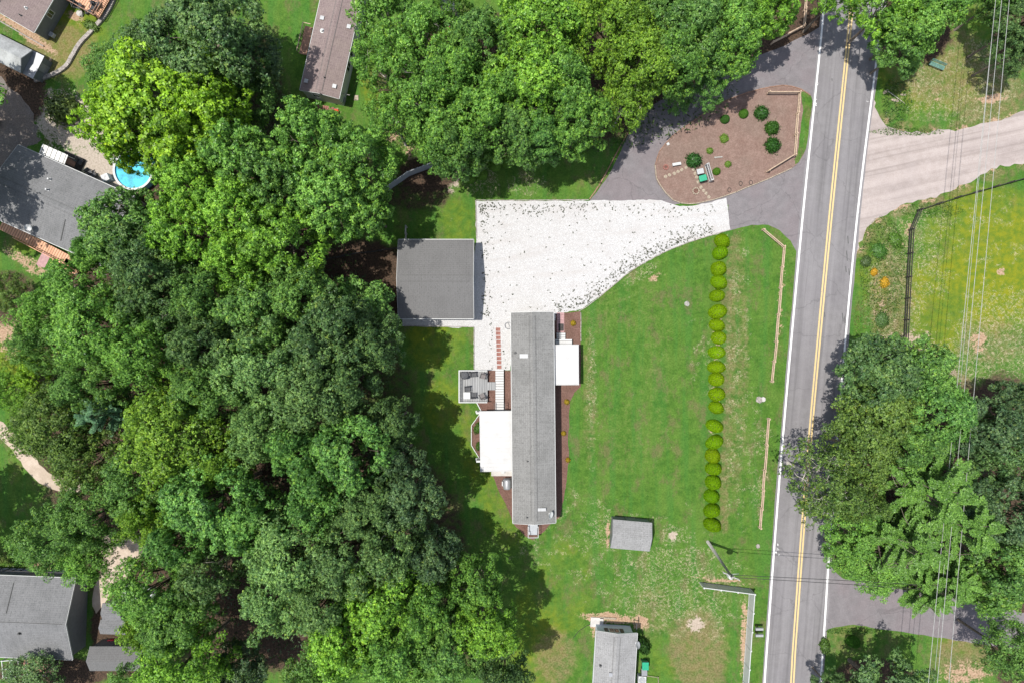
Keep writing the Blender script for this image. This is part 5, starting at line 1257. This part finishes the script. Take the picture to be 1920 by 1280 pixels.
def ring(name, label, x, y, r, mat, base=.1, n=11):
    o = thing(name, label, 'stone ring', (*P(x, y), base))
    mb = MB()
    for k in range(n):
        a = 2*pi*k/n; mb.box((r*cos(a), r*sin(a), .06), (.14, r*1.9*pi/n*.9*.55+.06, .13*random.uniform(.8, 1.2)), a)
    mb.build('stones', mat, o); MB().lathe([(r*.85, -.02), (r*.85, .02)], n=14).build('hearth', M['mulch_red'], o)
ring('stone_ring', 'small stone ring at the left end of the island bed', 1248, 314.5, .26, M['brick'])
ring('stone_ring', 'broken stone ring in the lower part of the island bed', 1304, 359, .36, M['stone'])
for x, y, lb in ((1367,357,'left dark ring by the lower rim of the island bed'),(1388,345,'middle dark ring by the lower rim of the island bed'),(1407,343,'right dark ring by the lower rim of the island bed')):
    mb = MB().tube([(.2*cos(k*.5236), .26*sin(k*.5236), .05) for k in range(13)], .035, 5); q = mb.build('garden_ring', M['dark_wood']); q.location = (*P(x, y), .1); tag(q, lb, 'ring', 'dark rings in the island bed')
SS = 'pale stepping stones in the island bed'
lab1 = ['first','second','third','fourth','fifth','sixth','seventh','eighth']
for i, (x, y) in enumerate([(1247.5,332),(1255,329),(1264,326),(1271,322.5),(1278,319),(1286,315)]):
    rock('stepping_stone', x, y, .2, .05, M['stone'], 'pale stepping stone, %s from the left in the upper branch of the island path' % lab1[i], SS, i, base=.1)
for i, (x, y) in enumerate([(1300,319),(1303,326),(1306,333),(1308.5,342),(1314,352),(1319,358),(1323.5,363),(1328.5,370)]):
    rock('stepping_stone', x, y, .2, .05, M['stone'], 'pale stepping stone, %s down the branch of the island path running below the bins' % lab1[i], SS, i, base=.1)
q = MB().box((0, 0, .05), (.3, .3, .06)).build('paver', M['white_vinyl']); q.location = (*P(1252, 271), .1); q.rotation_euler[2] = .6; tag(q, 'single white paver on the upper left rim of the island bed', 'paver')

# pool, AC, awning etc --------------------------------------------------
q = thing('swimming_pool', 'round blue above-ground pool partly under lime-green leaves', 'pool', (*P(250, 319, 1.1), 0))
mb = MB(); rr2 = 2.25
mb.lathe([(rr2, 0), (rr2, 1.15), (rr2-.12, 1.15), (rr2-.12, .1)], n=40); mb.f = mb.f[:-1]
mb.build('pool_wall', M['pool_liner'], q)
MB().lathe([(rr2-.13, .95), (rr2-.13, .98)], n=40).build('water', M['water'], q)
MB().lathe([(rr2-.14, 1.15), (rr2-.14, 1.19), (rr2+.1, 1.19), (rr2+.1, 1.15)], n=40).build('rim', M['white_vinyl'], q).data.polygons
mb = MB(); mb.box((-rr2-.3, 1.2, .55), (.5, .6, 1.1)); mb.box((-rr2-.3, 1.2, 1.12), (.62, .7, .05)); mb.build('pool_ladder', M['white_vinyl'], q)
# remove the closing discs that would cover the water
for c in tree_children(q):
    if c.name.startswith(('rim', 'pool_wall')):
        import bmesh
        bm = bmesh.new(); bm.from_mesh(c.data); bmesh.ops.delete(bm, geom=[f for f in bm.faces if len(f.verts) > 10], context='FACES_ONLY'); bm.to_mesh(c.data); bm.free()
def ac(label, x, y, rot, base=0, s_=1.0):
    o = thing('air_conditioner', label, 'air conditioner', (*P(x, y, .8), base), R(rot)); o.scale = (s_,)*3
    MB().box((0, 0, .4), (.8, .8, .8)).build('casing', M['white_vinyl'], o, bevel=.03)
    g_ = MB().lathe([(.34, .805), (.34, .815)], n=18).build('fan_grille', M['grey_metal'], o)
    mb = MB()
    for k in range(4): a_ = k*pi/4; mb.box((0, 0, .83), (.66, .03, .02), a_)
    mb.build('guard', M['white_vinyl'], g_)
ac('white air conditioner by the wall of the large grey-roofed house near the pool', 197, 333, 24, s_=1.05)
ac('white air conditioner at the bottom mobile home beside the grey bin', 1204, 1274, -3, s_=1.15)
ac('pale air conditioner at the foot of the dark grey wall in the top left', 92, 62, -30, s_=.6)
q = thing('awning', 'white corrugated awning on the upper side of the large grey-roofed house', 'awning', (*P(100, 291, 2.3), 0), R(-24))
MB().box((0, 0, 2.3), (S(52,2.3), S(22,2.3), .05), rx=R(4)).build('roof', M['awning'], q)
for s_ in (-1, 1): MB().box((s_*S(24,2.3), S(9,2.3), 1.13), (.07, .07, 2.26)).build('post', M['white_vinyl'], q)
q = thing('patio', 'dark shaded patio slab between the awning and the grey roof', 'patio', (*P(136, 306), 0), R(-24)); MB().box((0, 0, .04), (2.6, 2.0, .08)).build('slab', M['dark_wood'], q)
MB().box((.2, .0, .65), (1.2, .7, .05)).build('table', M['brown_wood'], q)
chair(150, 303, 60, 'char', 'dark chair on the shaded patio above the grey roof', 'dark chairs beside the large grey-roofed house', h=.08)
chair(168, 324, 30, 'char', 'dark chair between the shaded patio and the air conditioner', 'dark chairs beside the large grey-roofed house', h=0)
chair(175, 329, 200, 'char', 'dark chair immediately left of the air conditioner by the pool', 'dark chairs beside the large grey-roofed house', h=0)
q = thing('deck', 'salmon coloured deck strip with steps along the lower side of the large grey roof', 'deck', (*P(84, 462), 0), R(-27.5))
MB().box((0, 0, .7), (10.4, 1.1, .06)).build('floor', M['deck_salmon'], q)
MB().box((4.3, -.6, .7), (2.0, 1.3, .06)).build('landing', M['deck_salmon'], q)
mb = MB()
for k in range(4): mb.box((3.1-k*.0, -.75-.0-k*.28, .6-.16*k), (.9, .28, .05))
mb.build('stairs', M['salmon'], q)
mb = MB(); mb.box((0, -.52, 1.6), (5.4, .07, .05)); mb.box((4.0, -1.3, 1.6), (2.9, .07, .05)); mb.box((2.62, -.9, 1.6), (.07, .8, .05))
for k in range(20): mb.box((-2.6+k*.42, -.52 if k < 13 else -1.3, 1.1), (.05, .05, 1.0))
mb.build('railing', M['salmon'], q)
q = sheet('brick_walk', px([(82,468),(68,495),(72,500),(84,502),(98,474)]), .012, M['pink_brick'], .02, cat='path')
# top left deck
q = thing('deck', 'salmon deck with railings and dark chairs at the top edge on the left', 'deck', (*P(167, -12, .7), 0), R(-30))
W_, D_ = 4.9, 4.0
MB().box((0, 0, .7), (W_, D_, .06)).build('floor', M['deck_salmon'], q)
mb = MB(); mb.box((0, -D_/2, 1.65), (W_, .08, .05)); mb.box((W_/2, 0, 1.65), (.08, D_, .05)); mb.box((W_/2-.35, 0, 1.6), (.06, D_, .05))
for k in range(24): mb.box((-W_/2+k*W_/23, -D_/2, 1.1), (.05, .05, 1.05)); 
for k in range(18): mb.box((W_/2, -D_/2+k*D_/18, 1.1), (.05, .05, 1.05))
mb.build('railing', M['brown_wood'], q)
mb = MB()
for k in range(5): mb.box((-W_/2-.2, -D_/2+.5-.28*k, .6-.13*k), (1.1, .27, .05))
mb.build('stairs', M['salmon'], q)
TC = 'black chairs on the top left salmon deck'
chair(140, 9, 20, 'black_fabric', 'left black chair on the top salmon deck', TC, h=.73); chair(148, 12, 70, 'black_fabric', 'black chair second from the left on the top salmon deck', TC, h=.73)
chair(175, 14, -20, 'black_fabric', 'black chair near the right rail of the top salmon deck', TC, h=.73); chair(182, 8, 100, 'black_fabric', 'black chair against the right rail of the top salmon deck', TC, h=.73); chair(167, 23, 200, 'black_fabric', 'lowest black chair on the top salmon deck', TC, h=.73)
rock('boulder', 152, 27, .4, .4, M['concrete'], 'pale rock below the rail of the top left salmon deck')
q = MB().box((0, 0, .1), (6.5, .12, .2)).build('timber_edge', M['kerb_stone']); q.location = (*P(38, 62), 0); q.rotation_euler[2] = R(-30); tag(q, 'thin timber edge between the top left house and the white tin shed', 'timber')
q = MB().box((0, 0, .1), (1.6, .2, .2)).build('timber_edge', M['rail_wood']); q.location = (*P(91, 122), 0); q.rotation_euler[2] = R(60); tag(q, 'short tan timber right of the grey lean-to', 'timber')
# plum home side porch and junk
q = thing('deck', 'narrow wooden side deck along the left wall of the plum-roofed home', 'deck', (*P(576, 80), 0), R(-12.7))
MB().box((0, 0, .5), (.9, 3.3, .06)).build('floor', M['brown_wood'], q)
mb = MB(); mb.box((-.45, 0, 1.4), (.07, 3.3, .05)); mb.box((0, 1.65, 1.4), (.9, .07, .05))
for k in range(12): mb.box((-.45, -1.6+k*.29, .95), (.05, .05, .9))
mb.build('railing', M['rail_wood'], q)
q = thing('meter_post', 'small post with pipes and a box at the lower right corner of the plum-roofed home', 'meter post', (*P(645, 184), 0), R(-12))
MB().box((0, 0, .8), (.12, .12, 1.6)).build('post', M['pole_wood'], q); MB().box((.15, -.4, .5), (.35, .6, .7)).build('meter_box', M['grey_plastic'], q); MB().box((.5, .0, 1.5), (1.1, .06, .06)).build('arm', M['pole_wood'], q)
mb = MB().lathe([(.3, 0), (.34, .3), (.2, .4)], n=12); q = mb.build('planter', M['orange']); q.location = (*P(631, 212), 0); tag(q, 'orange planter at the lower end of the plum-roofed home', 'planter')
mb = MB()
for k in range(9): mb.box((k*.28, random.uniform(-.05, .05), .08), (.25, .4, .16), random.uniform(-.1, .1))
q = mb.build('paver_row', M['brick']); q.location = (*P(598, 200), 0); q.rotation_euler[2] = R(-13); tag(q, 'row of red pavers along the lower end wall of the plum-roofed home', 'pavers')
q = MB().box((0, 0, .03), (.5, .6, .06)).build('paver', M['stone']); q.location = (*P(668, 184), 0); tag(q, 'single square paver on the grass right of the plum-roofed home', 'paver')
# bench on right verge
q = thing('garden_bench', 'weathered green bench alone on the grass at the upper right', 'bench', (*P(1756, 124, .3), 0), R(-22))
mb = MB()
for k in range(4): mb.box((0, -.2+k*.13, .42), (1.8, .10, .04))
mb.build('seat', M['patina'], q)
mb = MB()
for k in range(3): mb.box((0, .3+.02*k, .55+.14*k), (1.8, .03, .1))
mb.build('backrest', M['patina'], q)
for s_ in (-.8, .8): MB().box((s_, .03, .2), (.07, .5, .4)).build('leg', M['trim_dark'], q)
# things by bottom mobile home
q = MB().box((0, 0, .08), (1.5, 1.1, .16)).build('concrete_pad', M['concrete']); q.location = (*P(1119, 1165), 0); q.rotation_euler[2] = R(-4); tag(q, 'pale concrete pad at the top left corner of the bottom mobile home', 'pad')
q = MB().box((0, 0, .08), (1.9, .2, .16)).build('timber_edge', M['stone']); q.location = (*P(1140, 1157.5), 0); q.rotation_euler[2] = R(-4); tag(q, 'pale timber lying above the end wall of the bottom mobile home', 'timber')
mb = MB().tube([(0, 0, 0), (0, 0, 1.9)], .04, 6); mb.box((0, 0, 1.9), (.1, .9, .06)); q = mb.build('clothes_post', M['trim_dark']); q.location = (*P(1188, 1162), 0); tag(q, 'thin dark post with a crossbar above the right corner of the bottom mobile home', 'post')
mb = MB().tube([(*P(1116,1167),.05), (*P(1100,1172),.05), (*P(1085,1182),.05), (*P(1074,1196),.05)], .03, 5); tag(mb.build('garden_hose', M['dark_wood']), 'dark hose curving over the grass left of the bottom mobile home', 'hose')
mb = MB().tube([(*P(1212,1264),.3), (*P(1233,1267),.3), (*P(1234,1290),.3)], .04, 5); 
for x, y in ((1212,1264),(1233,1267)): mb.tube([(*P(x, y), 0), (*P(x, y), .35)], .05, 5)
tag(mb.build('pipe_frame', M['stone']), 'pale pipe frame on the grass right of the bottom mobile home', 'frame')
# mailboxes by the white fence
for i, (x, y, lb) in enumerate(((1423,1178,'upper of two pale mailboxes between the white fence and the road'),(1423,1190,'lower of two pale mailboxes between the white fence and the road'))):
    o = thing('mailbox', lb, 'mailbox', (*P(x, y, 1.1), 0), 0, 'mailboxes by the white fence')
    MB().box((0, 0, .5), (.12, .12, 1.0)).build('post', M['brown_wood'], o)
    prof = [(-.16, 0), (.16, 0), (.16, .2), (.11, .3), (0, .34), (-.11, .3), (-.16, .2)]
    mb = MB(); vs = [(-.42, y_, z_+1.02) for y_, z_ in prof]+[(.42, y_, z_+1.02) for y_, z_ in prof]; n = 7
    mb.add(vs, [tuple(range(n))[::-1], tuple(range(n, 2*n))]+[(k, (k+1) % n, (k+1) % n+n, k+n) for k in range(n)]); mb.build('box', M['steel'], o)
    MB().box((.43, 0, 1.16), (.03, .28, .26)).build('door', M['white_vinyl'], o)
# bottom-left decks
q = thing('deck', 'dark shaded deck along the top of the lower left grey roof with brown slats', 'deck', (*P(60, 1072), 0), R(-2))
MB().box((0, 0, .6), (9.5, 1.2, .06)).build('floor', M['grey_vinyl'], q)
mb = MB()
for k in range(7): mb.box((.2+k*.35, .75, .7), (.1, 1.1, .06))
mb.box((1.3, .9, .6), (2.6, 1.0, .05)); mb.build('steps', M['brown_wood'], q)
mb = MB(); mb.box((0, .6, 1.5), (9.5, .08, .06))
for k in range(12): mb.box((-4.7+k*.85, .6, 1.05), (.08, .08, .9))
mb.build('railing', M['trim_dark'], q)
q = thing('pergola', 'white framed pergola at the bottom left below the grey roof', 'pergola', (*P(30, 1250, 2), 0), R(5))
mb = MB()
for k in range(4): mb.box((-1.4+k*.93, 0, 2.2), (.08, 2.0, .08))
for k in range(3): mb.box((0, -.95+k*.95, 2.29), (2.9, .08, .08))
mb.build('frame', M['white_vinyl'], q)
for sx in (-1, 1):
    for sy in (-1, 1): MB().box((sx*1.4, sy*.9, 1.08), (.1, .1, 2.16)).build('post', M['white_vinyl'], q)
q = thing('deck', 'brown deck right of the white pergola at the bottom left', 'deck', (*P(78, 1243), 0)); MB().box((0, 0, .5), (3.6, 1.6, .06)).build('floor', M['brown_wood'], q)
mb = MB(); mb.box((0, -.8, 1.3), (3.6, .06, .05)); 
for k in range(10): mb.box((-1.75+k*.39, -.8, .9), (.05, .05, .8))
mb.build('railing', M['white_vinyl'], q)
q = MB(); q.box((0, 0, .5), (.7, .45, .06)); q.box((0, .12, .62), (.7, .16, .05)); q.box((0,-.0,.25),(.5,.3,.5)); q = q.build('folded_cloth', M['red']); q.location = (*P(212, 1199), 0); tag(q, 'red cloth lying in the shade above the long grey shed', 'cloth')

# cars -----------------------------------------------------------------
def car(x, y, rot, paintm, label):
    o = thing('parked_car', label, 'car', (*P(x, y, 1.0), 0), R(rot))
    L, W = 4.4, 1.78
    def loft(secs, name, mat, par):
        mb = MB(); n = 8
        for (yy, w_, z0, z1, tw) in secs:
            mb.v += [(-w_/2, yy, z0), (-w_/2*1.0, yy, (z0+z1)/2), (-w_/2*tw, yy, z1-.05), (-w_/2*tw*.8, yy, z1), (w_/2*tw*.8, yy, z1), (w_/2*tw, yy, z1-.05), (w_/2, yy, (z0+z1)/2), (w_/2, yy, z0)]
        for i in range(len(secs)-1):
            for k in range(n): mb.f.append((i*n+k, (i+1)*n+k, (i+1)*n+(k+1) % n, i*n+(k+1) % n))
        mb.f.append(tuple(range(n))); mb.f.append(tuple((len(secs)-1)*n+k for k in range(n))[::-1]); return mb.build(name, mat, par, True)
    loft([(-2.2,1.4,.35,.72,.9),(-2.0,1.7,.25,.85,.93),(-1.2,1.78,.2,.95,.93),(0,1.78,.2,.97,.93),(1.2,1.78,.2,.92,.93),(2.0,1.68,.25,.78,.9),(2.2,1.4,.35,.65,.9)], 'body', M[paintm], o)
    cb = loft([(-1.75,1.5,.9,.96,.95),(-1.1,1.55,.9,1.4,.82),(.1,1.55,.9,1.45,.82),(1.0,1.55,.88,.96,.95)], 'windows', M['glass'], o)
    loft([(-1.08,1.25,1.38,1.44,.95),(-.5,1.28,1.4,1.49,.95),(.1,1.25,1.4,1.475,.95)], 'roof_panel', M[paintm], o)
    for sx in (-1, 1):
        for sy in (-1.35, 1.35):
            wh = MB().lathe([(.22, -.1), (.32, -.08), (.32, .08), (.22, .1)], (sx*.8, sy, .32), 16, 'x').build('wheel', M['rubber'], o); MB().lathe([(.18, -.11), (.18, .11)], (sx*.8, sy, .32), 12, 'x').build('rim', M['steel'], wh)
        MB().box((sx*.6, 2.1, .62), (.35, .12, .14)).build('headlight', M['white_vinyl'], o); MB().box((sx*.62, -2.12, .68), (.3, .1, .12)).build('tail_light', M['red'], o)
car(842, 12, 20, 'car_grey', 'dark grey car partly hidden under the trees at the top edge')
car(252, 1112, 75, 'car_white', 'white car almost hidden under the trees above the small grey sheds')
